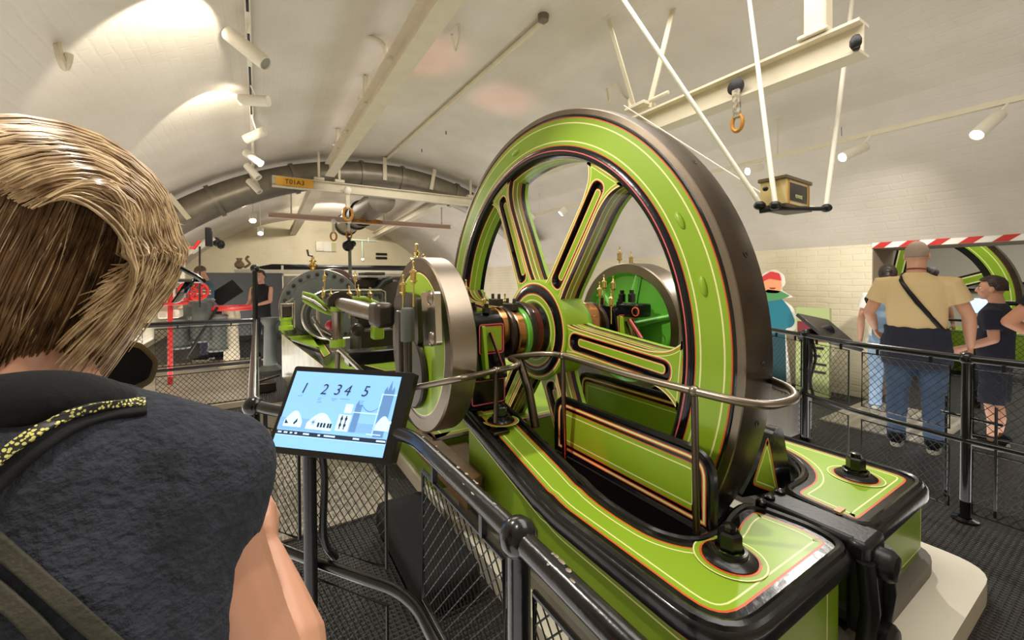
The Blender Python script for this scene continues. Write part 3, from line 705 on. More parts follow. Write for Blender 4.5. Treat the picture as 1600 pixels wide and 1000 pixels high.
# lubricator stand
ls = thing('lubricator_stand', 'green mechanical lubricator on a bracket left of the cylinders', 'lubricator', at(449, 515, y=4.9))
pxbox(441, 478, 456, 495, 4.9, .12, 'case', DARKST, ls, .01)
for a_, b_ in (((440, 476), (440, 497)), ((457, 476), (457, 497)), ((460, 470), (460, 512))): pxtube((a_, b_), 4.88, .012, 'frame_bar', BRIGHT, ls, 6)
pxbox(438, 475, 460, 479, 4.88, .12, 'top_plate', SATIN, ls, .005); p = at(447, 505, y=4.95)
m = MB(); m.lathe([(.07, -.07), (.07, -.03), (.055, -.02), (.055, .03), (.065, .04), (.065, .065)], p, (0, 0, 1), 20, cap=True); m.build('green_base', GREEN, ls)
pxtube(((446, 473), (453, 470), (459, 466)), 4.9, .01, 'handle', BRIGHT, ls, 6)
# oil cups and other brass
lubs = [(648, 438, 2.45, .95, 'tall glass-sided oil cup on a stem in front of the left crank disc', 1.5), (629, 456, 2.6, 1, 'amber oil cup beside the tall one at the left crank disc', 1.5)]
lub(at(646, 438, x=.72), 'tall glass-sided oil cup in front of the left crank disc', 1.3)
lub(at(630, 456, x=.70), 'amber oil cup at the left edge of the left crank disc', 1.2)
lub(at(728, 460, x=1.12), 'oil cup just right of the left crank disc rim', 1.15)
lub(at(757, 478, x=1.25), 'oil cup above the copper strap nearest the bearing', 1.1)
lub(at(789, 480, x=1.40), 'oil cup above the wide copper strap next to the flywheel hub', 1.1)
lub(at(937, 461, x=2.12), 'left one of the oil cups in front of the far crank disc', 1.2)
lub(at(944, 449, x=2.25), 'higher oil cup in front of the far crank disc', 1.2)
lub(at(958, 451, x=2.3), 'right one of the high oil cups in front of the far crank disc', 1.2)
lub(at(955, 476, x=2.1), 'lower oil cup in front of the far crank disc', 1.2)
lub(at(505, 463, y=4.02), 'small oil cup on the left green guide link', 1.1); lub(at(517, 466, y=4.02), 'second small oil cup on the left green guide link', 1.1)
lub(at(546, 468, y=4.3), 'amber oil cup left of the right green guide link', 1.7); lub(at(560, 462, y=4.3), 'oil cup on top of the right green guide link', 1.4); lub(at(578, 466, y=4.3), 'rightmost oil cup on the right green guide link', 1.4)
lub(at(507, 438, y=5.75), 'upper oil cup on the polished valve chest rim, left', 1.6); lub(at(555, 438, y=5.75), 'upper oil cup on the polished valve chest rim, right', 1.6)
lub(at(968, 405, x=2.6), 'oil cup rising above the far crank disc, left one', 1.3); lub(at(986, 410, x=2.68), 'oil cup rising above the far crank disc, right one', 1.1)
vg = thing('grease_valve', 'small brass valve with curled handle above the large cylinder', 'valve', at(489, 420, y=6.2))
p = at(489, 415, y=6.2); m = MB(); m.lathe([(.03, -.08), (.06, -.075), (.02, -.05), (.07, 0), (.02, .04), (.05, .06), (.02, .08), (.02, .12)], p, (0, 0, 1), 16); m.build('body', BRASS, vg)
pxtube(((489, 400), (482, 399), (480, 390)), 6.2, .014, 'handle', DARKST, vg, 6)
vg = thing('grease_valve', 'cluster of brass cocks above the left crank disc', 'valve', at(651, 402, y=3.4))
p = at(651, 400, y=3.4); m = MB(); m.lathe([(.05, -.06), (.035, -.04), (.02, 0), (.03, .03), (.012, .05), (.012, .09), (.02, .1), (.001, .11)], p, (0, 0, 1), 16); m.build('body', BRASS, vg)
m = MB(); m.tube([p+V(-.06, 0, -.03), p+V(.07, 0, -.05)], .015, 8); m.sphere(p+V(.06, 0, .0), .02, 8); m.build('arm', BRASS, vg); m = MB(); m.tube([p+V(0, 0, -.05), V(p.x, p.y, .42)], .02, 8); m.build('riser_pipe', DARKST, vg)
# right-side blocks seen through the wheel
rb_ = thing('far_pedestal', 'black pedestal cap with orange lining and brass fittings beyond the flywheel spokes', 'pedestal', (2.2, 2.0, .6))
m = MB(); q = at(990, 480, x=2.38); m.box(q+V(0, 0, -.02), (.16, .20, .10)); m.build('cap', BLACKG, rb_, bevel=.015)
m = MB(); m.lathe([(.034, 0), (.034, .002), (.026, .003)], at(993, 487, x=2.295), (-1, 0, 0), 20); m.build('orange_ring', ORANGE, rb_)
for px in (972, 987): m = MB(); m.lathe([(.026, -.02), (.026, .04), (.016, .045), (.016, .07)], at(px, 468, x=2.34), (0, 0, 1), 8, cap=True); m.build('stud', BLACKG, rb_)
m = MB(); m.beam(at(984, 500, x=2.3), at(1003, 530, x=2.2), .03, .02, 1); m.beam(at(984, 500, x=2.28), at(1003, 530, x=2.18), .014, .02, 0); m.build('stay', [PINK, BLACKG], rb_)
# tread board
# ================================================================== WHEEL GUARDS
def guard(x0, y0, y1, z0, z1, label):
    t = thing('wheel_guard', label, 'guard panel', (x0, (y0+y1)/2, z0))
    poly = resample(roundpoly([(y0, z0), (y1, z0), (y1, z1), (y0, z1)], [0, 0, .11, .12], 8), .05)
    if area2(poly) < 0: poly = poly[::-1]
    for s, nm in ((0, 'lined_face'), (.021, 'lined_face')):
        m = MB(); sg = -1 if s == 0 else 1
        bands(m, poly, lambda u, v, h: V(x0+s+sg*h, u, v), .001, [(.034, iK), (.039, iO), (.048, iC), (.053, iO), (.067, iK), (.072, iO), (.090, iG), (.096, iC)], iG); m.build(nm, LIV, t)
    m = MB(); m.prism(poly, lambda u, v, h: V(x0+h, u, v), 0, .02); m.tube([V(x0+.01, u, v) for u, v in inset(poly, .012)], .018, 8, closed=True); m.build('black_rim', BLACKG, t)
    m = MB(); m.box((x0+.01, (y0+y1)/2, (z0+.12)/2), (.016, y1-y0-.04, z0-.12)); m.build('skirt', BLACK, t)
guard(1.475, .905, 1.89, .47, .80, 'near green guard plate with black rim standing beside the flywheel')
guard(2.02, 1.15, 2.3, .47, .80, 'far green guard plate seen behind the lower flywheel spokes')
# ================================================================== STEEL HANDRAIL ROUND WHEEL
hr = thing('flywheel_handrail', 'polished steel pipe handrail curving round the flywheel', 'handrail', (1.38, .93, .5))
PR = [at(600, 611, x=.62), at(650, 605, x=.70), at(712, 593, x=.75), at(738, 588, x=.88), V(1.10, 1.93, .975), at(805, 572, x=1.18), at(808, 566, x=1.22), at(797, 560, x=1.27), at(815, 556, x=1.30), at(850, 553, x=1.36), at(879, 556, x=1.40), V(1.385, 1.3, 1.05), V(1.385, .93, 1.05), V(1.40, .76, 1.05), V(1.46, .69, 1.05), V(1.60, .69, 1.05), V(1.72, .76, 1.05), V(1.80, .86, 1.05), V(1.90, 1.0, 1.05), V(2.3, 1.15, 1.05)]
m = MB(); m.tube(spline(PR, 6), .0155, 12); m.build('rail', SATIN, hr)
def hpost(a, b, nm='post'):
    m = MB(); m.tube([a, b], .013, 12); m.build(nm, STEEL, hr); m = MB(); m.sphere(b, .022, 14); m.build('ball_joint', SATIN, hr)
hpost(V(1.40, .93, .5), V(1.385, .93, 1.05)); hpost(V(1.10, 1.93, .69), V(1.10, 1.93, .975))
hpost(at(882, 715, x=1.44), at(879.5, 556, x=1.40))
m = MB(); m.box((1.12, 1.93, zb(1.93)+.008), (.10, .07, .016)); m.build('foot_plate', STEEL, hr, bevel=.003)
# ================================================================== TIMBER STEP
ts = thing('timber_step', 'worn brown timber boards lying between fence and engine bed', 'timber', (.8, 2.4, .3))
A = [at(648, 672, z=.42), at(668, 668, z=.42), at(752, 742, z=.42), at(733, 752, z=.42)]
def board(pts, th, nm):
    pts = [Vector(p) for p in pts]; m = MB(); m.add([p for p in pts]+[p-V(0, 0, th) for p in pts], [(0, 1, 2, 3), (7, 6, 5, 4), (0, 4, 5, 1), (1, 5, 6, 2), (2, 6, 7, 3), (3, 7, 4, 0)], 0, False); m.build(nm, WOOD, ts, bevel=.004)
board(A, .05, 'board'); board([at(680, 690, z=.38), at(730, 690, z=.38), at(760, 735, z=.38), at(745, 768, z=.38)], .10, 'board')
board([at(650, 690, z=.33), at(668, 682, z=.33), at(745, 762, z=.33), at(730, 775, z=.33)], .08, 'board')
# ================================================================== TEXT
def text(txt, size, R3, loc, name, m, parent, extrude=.0006, align='CENTER', shear=0, xs=1):
    c = bpy.data.curves.new(name, 'FONT'); c.body = txt; c.size = size; c.extrude = extrude; c.align_x = align; c.align_y = 'CENTER'; c.shear = shear
    t = bpy.data.objects.new('tmp', c); COL.objects.link(t)
    bpy.context.view_layer.update(); dg = bpy.context.evaluated_depsgraph_get(); me = bpy.data.meshes.new_from_object(t.evaluated_get(dg))
    bpy.data.objects.remove(t)
    MM = R3.to_4x4(); me.transform(Matrix.Diagonal((xs, 1, 1, 1))); me.transform(MM); me.transform(Matrix.Translation(Vector(loc)))
    me.materials.clear(); me.materials.append(m)
    o = bpy.data.objects.new(name, me); COL.objects.link(o)
    if parent is not None: o.parent = parent; o.location = -world_loc(parent)
    return o
# ================================================================== CEILING THINGS
def ibeam(mb, a, b, wd, ht, t=.015, mi=0, fl=.02):
    a = Vector(a); b = Vector(b); mb.beam(a+V(0, 0, fl/2), b+V(0, 0, fl/2), wd, fl, mi); mb.beam(a+V(0, 0, ht-fl/2), b+V(0, 0, ht-fl/2), wd, fl, mi)
    mb.beam(a+V(0, 0, ht/2), b+V(0, 0, ht/2), t, ht-2*fl, mi)
gx0 = at(684, 0, z=3.2).x; gx1 = at(727, 0, z=3.2).x; gxc = (gx0+gx1)/2; gw = gx1-gx0
g = thing('crane_girder', 'long cream painted steel I-girder running along the vault above the left walkway', 'girder', (gxc, 4, 3.2))
m = MB(); ibeam(m, (gxc, .2, 3.2), (gxc, at(515, 276, z=3.2).y, 3.2), gw, .22); m.build('girder', BEAMP, g)
for y in (2.6, 4.6, 6.4):
    m = MB(); m.box((gxc-.02, y, 3.53), (.05, .05, .3)); m.box((gxc, y, 3.43), (gw+.06, .07, .03)); m.build('hanger', BEAMP, g, bevel=.004)
for px, py in ((612, 92), (545, 205)):
    q = at(px, py, z=3.28); m = MB(); m.lathe([(.03, 0), (.03, .03), (.012, .032), (.012, .05)], (gx0-.01, q.y, 3.27), (-1, 0, 0), 12, cap=True); m.build('bracket_bolt', BEAMP, g)
def crossbeam(name, label, pxa, pya, pxb, pyb, z, ht, wd, m_, tagpx, tagtxt, tagm):
    a = at(pxa, pya, z=z); y = a.y; b = at(pxb, pyb, y=y)
    g = thing(name, label, 'beam', a)
    m = MB(); m.box(((a.x+b.x)/2, y, z+ht*.5), (b.x-a.x, .015, ht)); m.box(((a.x+b.x)/2, y, z+.008), (b.x-a.x, wd, .016)); m.box(((a.x+b.x)/2, y, z+ht-.008), (b.x-a.x, wd, .016)); m.build('beam', m_, g, bevel=.003)
    t0 = at(tagpx[0], pya, y=y-.06).x; t1 = at(tagpx[1], pya, y=y-.06).x
    m = MB(); m.box(((t0+t1)/2, y-.065, z+ht*.52), (t1-t0, .008, ht*.8)); m.build('load_plate', tagm, g)
    R3 = Matrix((V(1, 0, 0), V(0, 0, 1), V(0, -1, 0))).transposed()
    text(tagtxt, ht*.62, R3, ((t0+t1)/2, y-.071, z+ht*.5), 'load_lettering', BLACK, g)
    return y, g
yT, gT = crossbeam('runway_beam', 'cream overhead runway beam with a yellow load plate at its left end', 425, 291, 736, 322, 3.0, .17, .12, BEAMP, (431, 489), 'T01A3', YELLOW)
yP, gP = crossbeam('runway_beam', 'pinkish overhead runway beam with a small orange lettered plate, behind the cream one', 419, 340, 704, 358, 2.75, .11, .12, PINKB, (552, 594), 'TOP LAD ARM  1 TON', RUST)
for px in (498, 530, 735):
    q = at(px, 270, y=yT); m = MB(); m.box((q.x, yT, (3.17+zc(q.x))/2), (.04, .04, max(.05, zc(q.x)-3.17))); m.box((q.x, yT, 3.2), (.16, .12, .05)); m.build('clamp', BEAMP, gT, bevel=.006)
for px in (455, 600, 690):
    q = at(px, 330, y=yP); m = MB(); m.box((q.x, yP, (2.86+zc(q.x))/2), (.03, .03, zc(q.x)-2.86)); m.build('clamp', BEAMP, gP, bevel=.006)
def pulley(p, s, label):
    t = thing('lifting_block', label, 'pulley block', p); p = Vector(p)
    m = MB(); m.box(p+V(0, 0, -.10*s), (.05*s, .03*s, .22*s)); m.build('strap', BEAMP, t, bevel=.008*s)
    m = MB(); m.sphere(p+V(0, -.02*s, 0), (.045*s, .03*s, .05*s), 12); m.build('trolley_wheel', WHITEP, t)
    m = MB(); m.tube([p+V(.05*s*cos(a), 0, -.27*s+.075*s*sin(a)) for a in [2*pi*k/20 for k in range(20)]], .016*s, 8, closed=True); m.build('lifting_eye', RUST, t)
    return t
pulley(at(543, 298, y=yT-.1), 1.5, 'cream lifting block with an ochre eye under the runway beam with the yellow plate')
pulley(at(521, 346, y=yP-.1), 1.2, 'left one of the two small lifting eyes under the pinkish beam')
pulley(at(545, 346, y=yP-.1), 1.1, 'right one of the two small lifting eyes under the pinkish beam, above the chain hoist')
ch = thing('chain_hoist', 'black chain hoist hanging under the pinkish runway beam', 'hoist', at(545, 382, y=yP-.1))
c = at(544, 384, y=yP-.1); m = MB(); m.lathe([(.09, -.06), (.12, -.03), (.12, .03), (.09, .06)], c, (.3, -1, 0), 20, cap=True); m.sphere(c+V(.1, 0, .05), .07, 12); m.box(c+V(.02, 0, .12), (.06, .06, .14)); m.build('hoist_body', BLACK, ch)
m = MB(); m.tube([c+V(0, 0, .1), c+V(0, 0, .32)], .01, 6); m.build('hook_shank', BLACK, ch)
m = MB(); m.tube([c+V(.03, 0, 0), c+V(.04, 0, -1.0)], .035, 8); m.build('hanging_chain', mat('grey chain', (110, 112, 96), .5, .6, bump=1, bscale=40), ch)
# arched duct
t = thing('arched_duct', 'large galvanised duct bending across the vault like an arch', 'duct', (2.1, 8, 3.4))
yd = 8.0; pts = []
for k in range(40):
    x = -1.9+k*(7.7/39); nx = (x-XC)/RV; pts.append(V(x-nx*.30, yd, zc(x)-.30*sqrt(1-nx*nx)-.03))
m = MB(); m.tube(pts, .235, 24); m.build('duct', PIPEG, t)
for i in (6, 12, 18, 22, 28, 33):
    d_ = (pts[i+1]-pts[i]).normalized(); m = MB(); m.lathe([(.236, -.03), (.262, -.03), (.262, .03), (.236, .03)], pts[i], d_, 24); m.build('duct_flange', PIPEG, t)
for i in (4, 9, 20, 25, 30):
    d_ = (pts[i+1]-pts[i]).normalized(); m = MB(); up = V(-d_.z, 0, d_.x)
    m.beam(pts[i]+V(0, -.25, 0)+up*.3, pts[i]+V(0, -.25, 0)-up*.12, .07, .012, 0, up=(0, 1, 0)); m.build('duct_strap', BEAMP, t)
t = thing('branch_duct', 'straight galvanised duct with ring joints running away under the vault', 'duct', at(600, 310, y=9))
a = at(597, 312, y=8.4); b = at(540, 352, y=12.5); m = MB(); m.tube([a, b], .27, 24); m.build('duct', PIPEG, t)
for f in (.45, .62, .97): m = MB(); p = a.lerp(b, f); m.lathe([(.27, -.05), (.32, -.05), (.32, .05), (.27, .05)], p, b-a, 24); m.build('ring_joint', DARKST, t)
# far diagonal girders
for (a_, b_, lab) in ((((496, 298), (455, 372)), ((505, 300), (462, 372)), 'short cream girder on the far vault left of the duct'), (((690, 320), (585, 372)), ((700, 326), (590, 380)), 'short cream girder on the far vault right of the duct')):
    pa, pb = at(*a_[0], z=3.15), at(*a_[1], z=3.15); g = MB(); ibeam(g, pa, pb, .2, .2); single(g, 'crane_girder', BEAMP, lab, 'girder')
# right I-beam
gx = 2.95; e0 = at(1350, 78, x=gx); z0 = at(1343, 88, x=gx).z; z1 = at(1338, 38, x=gx).z
t = thing('crane_girder', 'short cream I-beam at upper right with a lifting block hanging from it', 'girder', (gx, 1, z0))
m = MB(); ibeam(m, (gx, e0.y, z0), (gx, 4.2, z0), .14, z1-z0, fl=.018); m.build('girder', BEAMP, t)
m = MB(); q = at(1278, 45, x=gx); m.box((gx, q.y, (z1+zc(gx))/2), (.10, .12, zc(gx)-z1)); m.box((gx, q.y, z1+.02), (.18, .16, .03)); m.build('ceiling_block', BEAMP, t, bevel=.01)
for pa, pb, w_ in (((958, 55), (990, 163), .035), ((1060, -20), (1014, 168), .05)):
    b = at(*pb, x=gx); a = at(*pa, x=gx-.25 if pa[0] < 1000 else gx+.05); d_ = (a-b).normalized(); a = b+d_*((zc(gx)-b.z+.02)/max(.1, d_.z))
    m = MB(); m.beam(a, b, w_, .012, 0, up=(1, 0, 0)); m.build('flat_strap', BEAMP, t)
m = MB(); b = at(1000, 168, x=gx); m.box(b, (.16, .22, .03)); m.tube([b+V(0, .1, 0), b+V(0, .12, .12)], .02, 8); m.tube([b+V(0, -.1, .02), b+V(0, -.3, .02)], .018, 8); m.build('end_clamp', BEAMP, t, bevel=.004)
m = MB(); m.sphere(at(1337, 66, x=gx-.08), (.02, .03, .045), 10); m.sphere(at(1338, 76, x=gx-.08), (.015, .02, .012), 8); m.build('stop_bolt', BLACK, t)
t = thing('lifting_block', 'worn lifting block with orange eye hanging from the cream I-beam at upper right', 'pulley block', at(1150, 140, x=gx-.1))
c = at(1152, 137, x=gx-.05); m = MB(); m.lathe([(.05, 0), (.055, .01), (.055, .03), (.03, .035)], c, (-1, 0, 0), 20, cap=True); m.build('wheel', BLACK, t)
m = MB(); m.beam(at(1150, 140, x=gx-.1), at(1152, 185, x=gx-.1), .05, .03, 0, up=(1, 0, 0)); m.build('strap', mat('worn cream block', (186, 174, 150), .6, var=.6, vscale=30, col2=(50, 44, 40)), t, bevel=.008)
c = at(1152, 192, x=gx-.1); m = MB(); m.tube([c+V(0, .036*cos(a), .058*sin(a)) for a in [2*pi*k/20 for k in range(20)]], .014, 8, closed=True); m.build('lifting_eye', RUST, t)
# hanging indicator box on three rods
t = thing('hanging_indicator', 'brass and wood indicator box hung from the vault on three cream rods', 'indicator box', at(1228, 300, d=2.3))
N_ = at(1228, 317, d=2.30); L_ = at(1188, 322, d=2.42); R_ = at(1265, 320, d=2.48); L_.z = R_.z = N_.z; ht = at(1228, 279, d=2.30).z-N_.z
B_ = L_+R_-N_; B_.z = N_.z; up = V(0, 0, 1)
def hexa(mb, q, h0, h1, mi=0):
    vs = [p+up*h0 for p in q]+[p+up*h1 for p in q]; mb.add(vs, [(3, 2, 1, 0), (4, 5, 6, 7), (0, 1, 5, 4), (1, 2, 6, 5), (2, 3, 7, 6), (3, 0, 4, 7)], mi, False)
cen = (N_+B_)/2
def scq(k): return [cen+(p-cen)*k for p in (N_, R_, B_, L_)]
m = MB(); hexa(m, scq(1), 0, ht); m.build('case', mat('pale varnished wood', (226, 200, 140), .4, coat=.3, var=.12, vscale=20), t)
m = MB(); hexa(m, scq(1.12), ht, ht+.022); hexa(m, scq(1.12), -.022, 0); m.build('moulding', mat('dark bronze', (98, 84, 58), .4, .5), t, bevel=.004)
dR = (R_-N_); nR = V(dR.y, -dR.x, 0).normalized(); 
if nR.dot(CAM-N_) < 0: nR = -nR
dh = dR.normalized(); o_ = N_+nR*.003
m = MB(); a0_, a1_ = .13, .87; L3 = dR.length
m.add([o_+dR*a0_+up*.02, o_+dR*a1_+up*.02, o_+dR*a1_+up*(ht-.015), o_+dR*a0_+up*(ht-.015)], [(0, 1, 2, 3)], 0, False); m.build('dial_window', BLACKG, t)
text('REVERSE', .028, Matrix((dh, up, nR)).transposed(), N_+dR*.5+nR*.004+up*(ht*.36), 'dial_lettering', CREAM, t, extrude=.0003, xs=.9)
for s_ in (.08, .92): m = MB(); m.beam(N_+dR*s_+nR*.004, N_+dR*s_+nR*.004+up*ht, .008, .006, 0); m.build('window_edge', BRASS, t)
m = MB(); m.sphere(at(1196, 295, d=2.32), (.016, .016, .014), 10); m.build('key', BLACK, t)
rod = [((1187, 318, 2.36), (975, 0)), ((1211, 318, 2.28), (1171, 0)), ((1291, 322, 2.50), (1332, 0))]
for (px, py, d_), (qx, qy) in rod:
    a = at(px, py, d=d_); b = at(qx, qy, z=3.45); b = a+(b-a)*((zc(b.x)-a.z)/(b.z-a.z)); m = MB(); m.tube([a, b], .014, 10); m.build('hanger_rod', WHITEP, t)
    m = MB(); m.sphere(a+V(0, 0, -.012), (.032, .032, .026), 12); m.build('rod_nut', BLACK, t)
m = MB(); m.tube([at(1187, 330, d=2.36), at(1215, 326, d=2.30), at(1291, 326, d=2.5)], .014, 8); m.build('bottom_bar', BLACK, t)
m = MB(); m.tube([at(975, 165, d=3.6), at(1190, 302, d=2.5)], .005, 6); m.build('pull_wire', WHITEP, t)
# conduits and hooks on the vault
def vaultpt(px, py, off=.03):
    p = at(px, py, z=3.5)
    for _ in range(12): p = at(px, py, z=zc(min(max(p.x, XL), XR))-off)
    return p
t = thing('ceiling_conduit', 'beige conduit pipe fixed along the vault ending in a round dark fitting', 'conduit', vaultpt(850, 30))
m = MB(); m.tube([vaultpt(848, 34), vaultpt(600, 252)], .028, 10); m.build('conduit', BEAMP, t)
m = MB(); q = vaultpt(849, 29); m.lathe([(.05, .03), (.045, -.02), (.03, -.025)], q, (0, 0, 1), 18, cap=True); m.build('round_fitting', mat('dull brown cap', (104, 92, 76), .5), t)
def hook(pxs, label, r=.014):
    m = MB(); m.tube(spline([vaultpt(px, py, off) for px, py, off in pxs], 6), r, 8); single(m, 'ceiling_hook', BEAMP, label, 'hook')
hook(((90, 70, 0), (94, 90, .12), (101, 106, .16), (106, 96, .14), (108, 84, .1)), 'thick white U-shaped ceiling hook at the far upper left', .02)
hook(((717, 38, 0), (718, 60, .1), (712, 80, .14), (708, 66, .12), (706, 54, .1)), 'thin U-shaped ceiling hook right of the long girder', .012)
hook(((574, 58, 0), (590, 62, .05), (600, 72, .1), (604, 86, .1)), 'curled white ceiling bracket left of the long girder', .022)
hook(((948, 138, .1), (952, 158, .2), (962, 132, .15), (972, 150, .05), (985, 160, 0)), 'W-shaped white ceiling hook above the flywheel', .012)
for px, py, lb in ((697, 205, 'tiny dark ceiling peg right of the conduit'), (659, 233, 'tiny dark ceiling peg nearer the duct')):
    m = MB(); q = vaultpt(px, py, 0); m.tube([q, q-V(0, 0, .05)], .008, 6); single(m, 'ceiling_peg', BLACK, lb, 'peg')
m = MB(); m.box(vaultpt(1314, 165, 0), (.04, .04, .03)); m.tube([vaultpt(1314, 165, 0), at(1315, 212, x=4.6)], .003, 5); single(m, 'ceiling_peg', BLACK, 'small dark ceiling fixing with a thin drop wire at upper right', 'peg')
# track lights
def spotlight(pa, pl, r, label, on=0, cone=60, tgt=None, stem=None):
    """pa back end, pl lens end"""
    t = thing('track_spotlight', label, 'spotlight', pa, 'white track spotlights'); pa = Vector(pa); pl = Vector(pl); ax = (pl-pa); L = ax.length
    m = MB(); m.lathe([(.001, 0), (r*.92, .001), (r, .006), (r, L), (r*.86, L), (r*.84, L-.015)], pa, ax, 20); m.build('lamp_can', WHITEP, t)
    m = MB(); m.lathe([(.001, L-.012), (r*.84, L-.012)], pa, ax, 20); m.build('lens', LENS if on else mat('unlit lens', (150, 146, 136), .3), t)
    if stem is not None:
        m = MB(); m.tube([pa.lerp(pl, .4), stem], .008, 6); m.build('stem', WHITEP, t)
    if on > 1: lamp('SPOT', pl+ax.normalized()*.02, on, (1, .92, .78), tgt if tgt is not None else pl+ax, .03, cone, .35)
tx = at(386, 0, z=3.3).x
t = thing('lighting_track', 'black and white lighting track along the vault above the left side', 'lighting track', (tx, 4, 3.3))
m = MB(); m.box((tx, 5.5, 3.32), (.035, 10, .04)); m.build('track', WHITEP, t); 
for ya, yb in ((1.5, 3.3), (3.6, 3.95), (4.15, 4.8), (4.95, 5.3)): m = MB(); m.box((tx, (ya+yb)/2, 3.297), (.016, yb-ya, .008)); m.build('slot', BLACK, t)
for y in (2.5, 4.5, 6.5, 8.5): m = MB(); m.tube([(tx, y, 3.34), (tx, y, zc(tx)+.02)], .008, 6); m.build('drop_rod', WHITEP, t)
zt = 3.3
def tp(px, py, z=3.22): return at(px, py, z=z)
lefts = [((356, 52), (416, 100), 3.2, 'white spotlight can nearest the camera on the left track', 0), ((420, 158), (376, 156), 3.18, 'lit spotlight on the left track aimed at the camera side', 1),
 ((414, 204), (383, 218), 3.16, 'white spotlight can third along the left track', 0), ((383, 238), (408, 256), 3.14, 'lit spotlight fourth along the left track', 1), ((385, 258), (404, 278), 3.1, 'white spotlight can just below the fourth lit one', 0), ((388, 282), (406, 300), 3.06, 'white spotlight can above the left end of the runway beam', 0)]
for a_, b_, z_, lb, on in lefts:
    a = at(*a_, z=z_); b = at(*b_, z=z_-.07); a = a+(b-a)*0; stem = V(tx, (a.y+b.y)/2, 3.3); L = (b-a).length
    if L > .36: b = a+(b-a)*(.36/L)
    b = at(*b_, d=(a-CAM).dot(_F)); spotlight(a, b, .05, lb, on, stem=V(tx, a.y, 3.3))
for px, py, y_, lb in ((395, 345, 8.6, 'small lit spotlight hanging far down the left track, upper one'), (407, 365, 10.5, 'small lit spotlight hanging farthest down the left track')):
    p = at(px, py, y=y_); spotlight(p+V(0, .12, .12), p, .06, lb, 1, stem=V(p.x, y_+.1, 3.3))
# right track
xr = 4.7; ra = at(1600, 154, x=xr); rb2 = at(1210, 244, x=xr); zr = (ra.z+rb2.z)/2
t = thing('lighting_track', 'cream lighting track along the right side of the vault', 'lighting track', (xr, 3, zr))
m = MB(); m.box((xr, 4.5, zr), (.04, 10.5, .04)); m.build('track', BEAMP, t)
for y in (0.2, 2.2, 4.2, 6.5): m = MB(); m.tube([(xr, y, zr), (xr, y, zc(xr)+.02)], .006, 6); m.build('drop_rod', BEAMP, t)
for (a_, b_, lb) in (((1562, 178), (1526, 211), 'lit spotlight on the right track nearest the frame edge'), ((1352, 229), (1316, 246), 'lit spotlight on the right track above the hanging box'), ((1190, 262), (1168, 268), 'spotlight on the right track behind the cream rods')):
    a = at(*a_, x=xr); b = at(*b_, d=(a-CAM).dot(_F)-.02); spotlight(a, b, .045, lb, 1, stem=V(xr, a.y-.05, zr))
for px, py, lb in ((826, 345, 'lit spotlight seen through the upper left gap of the flywheel'), (876, 334, 'spotlight seen through the upper gap between flywheel spokes'), (677, 375, 'very bright distant spotlight above the left crank disc')):
    a = at(px+8, py-8, x=xr); b = at(px, py, d=(a-CAM).dot(_F)); spotlight(a, b, .06, lb, 1, stem=V(xr, a.y, zr))
# light that those heads throw, with red vault spots and added fill spots
lamp('SPOT', (tx-.1, 3.0, 3.0), 60, (1, .93, .74), at(20, 80, x=-1.9), .02, 62, .25)
lamp('SPOT', (tx-.1, 4.4, 3.0), 45, (1, .93, .74), at(215, 222, x=-1.8), .02, 58, .25)
lamp('SPOT', (xr, .8, zr-.1), 130, (1, .94, .84), (6.25, 2.4, .9), .03, 78, .9)
lamp('SPOT', (xr, 1.9, zr-.1), 120, (1, .95, .88), (2.2, 1.2, .5), .03, 70, .6)
lamp('SPOT', (tx, 2.2, zt-.1), 160, (1, .93, .82), (1.4, 1.4, .7), .04, 75, .6)
lamp('SPOT', (tx, .6, zt-.1), 80, (1, .93, .8), (-.25, .7, 1.4), .03, 45, .5)
lamp('SPOT', (tx, 6.0, zt-.1), 170, (1, .93, .8), (-.8, 7.2, .2), .04, 75, .5)
lamp('SPOT', (.8, 8.0, 2.9), 130, (1, .95, .85), (1.2, 5.4, .9), .05, 80, .5)  # aimed at the cylinders, with no head of its own
lamp('SPOT', (1.9, 4.6, 1.3), 60, (1, .30, .26), vaultpt(665, 95), .02, 26, 1)
lamp('SPOT', (2.0, 4.6, 1.3), 60, (1, .34, .30), vaultpt(785, 160), .02, 24, 1)
lamp('SPOT', (1.3, 1.2, .3), 5, (1, .1, .08), (1.3, 2.3, 1.0), .02, 60, .4)
lamp('SPOT', (2.0, 12.5, 3.3), 420, (1, .94, .82), (2.2, 16.9, 2.0), .1, 110, .6)  # fill spot added to brighten the end wall
lamp('SPOT', (.2, 3.4, 3.1), 90, (1, .95, .86), (.7, 6.0, 1.1), .05, 50, .5)  # fill spot added near the poorly lit cylinders
# ================================================================== FENCES
def meshpanel(p0, p1, z0, z1, pitch, parent, wr=.0016, frame=.006, sl0=0, nm='mesh_panel'):
    p0 = Vector(p0); p1 = Vector(p1); L = (p1-p0).length; u = (p1-p0)/L; H = z1-z0; m = MB()
    m.tube([p0+V(0, 0, z0), p1+V(0, 0, z0), p1+V(0, 0, z1), p0+V(0, 0, z1)], frame, 6, closed=True)
    dx = pitch; sl = 1.15   # slope: height per width
    for s in (1, -1):
        k = -int(H/sl/dx)-1
        while k*dx < L+H/sl:
            x0 = k*dx; pts = []
            xa, za, xb, zb_ = x0, 0, x0+H/sl, H
            if xa < 0: za += (0-xa)*sl; xa = 0
            if xb > L: zb_ -= (xb-L)*sl; xb = L
            if xb > xa:
                A_, B_ = (xa, za), (xb, zb_)
                if s < 0: A_, B_ = (L-xa, za), (L-xb, zb_)
                m.tube([p0+u*A_[0]+V(0, 0, z0+A_[1]), p0+u*B_[0]+V(0, 0, z0+B_[1])], wr, 4, cap=False, smooth=False)
            k += 1
    return m.build(nm, BLACK, parent)
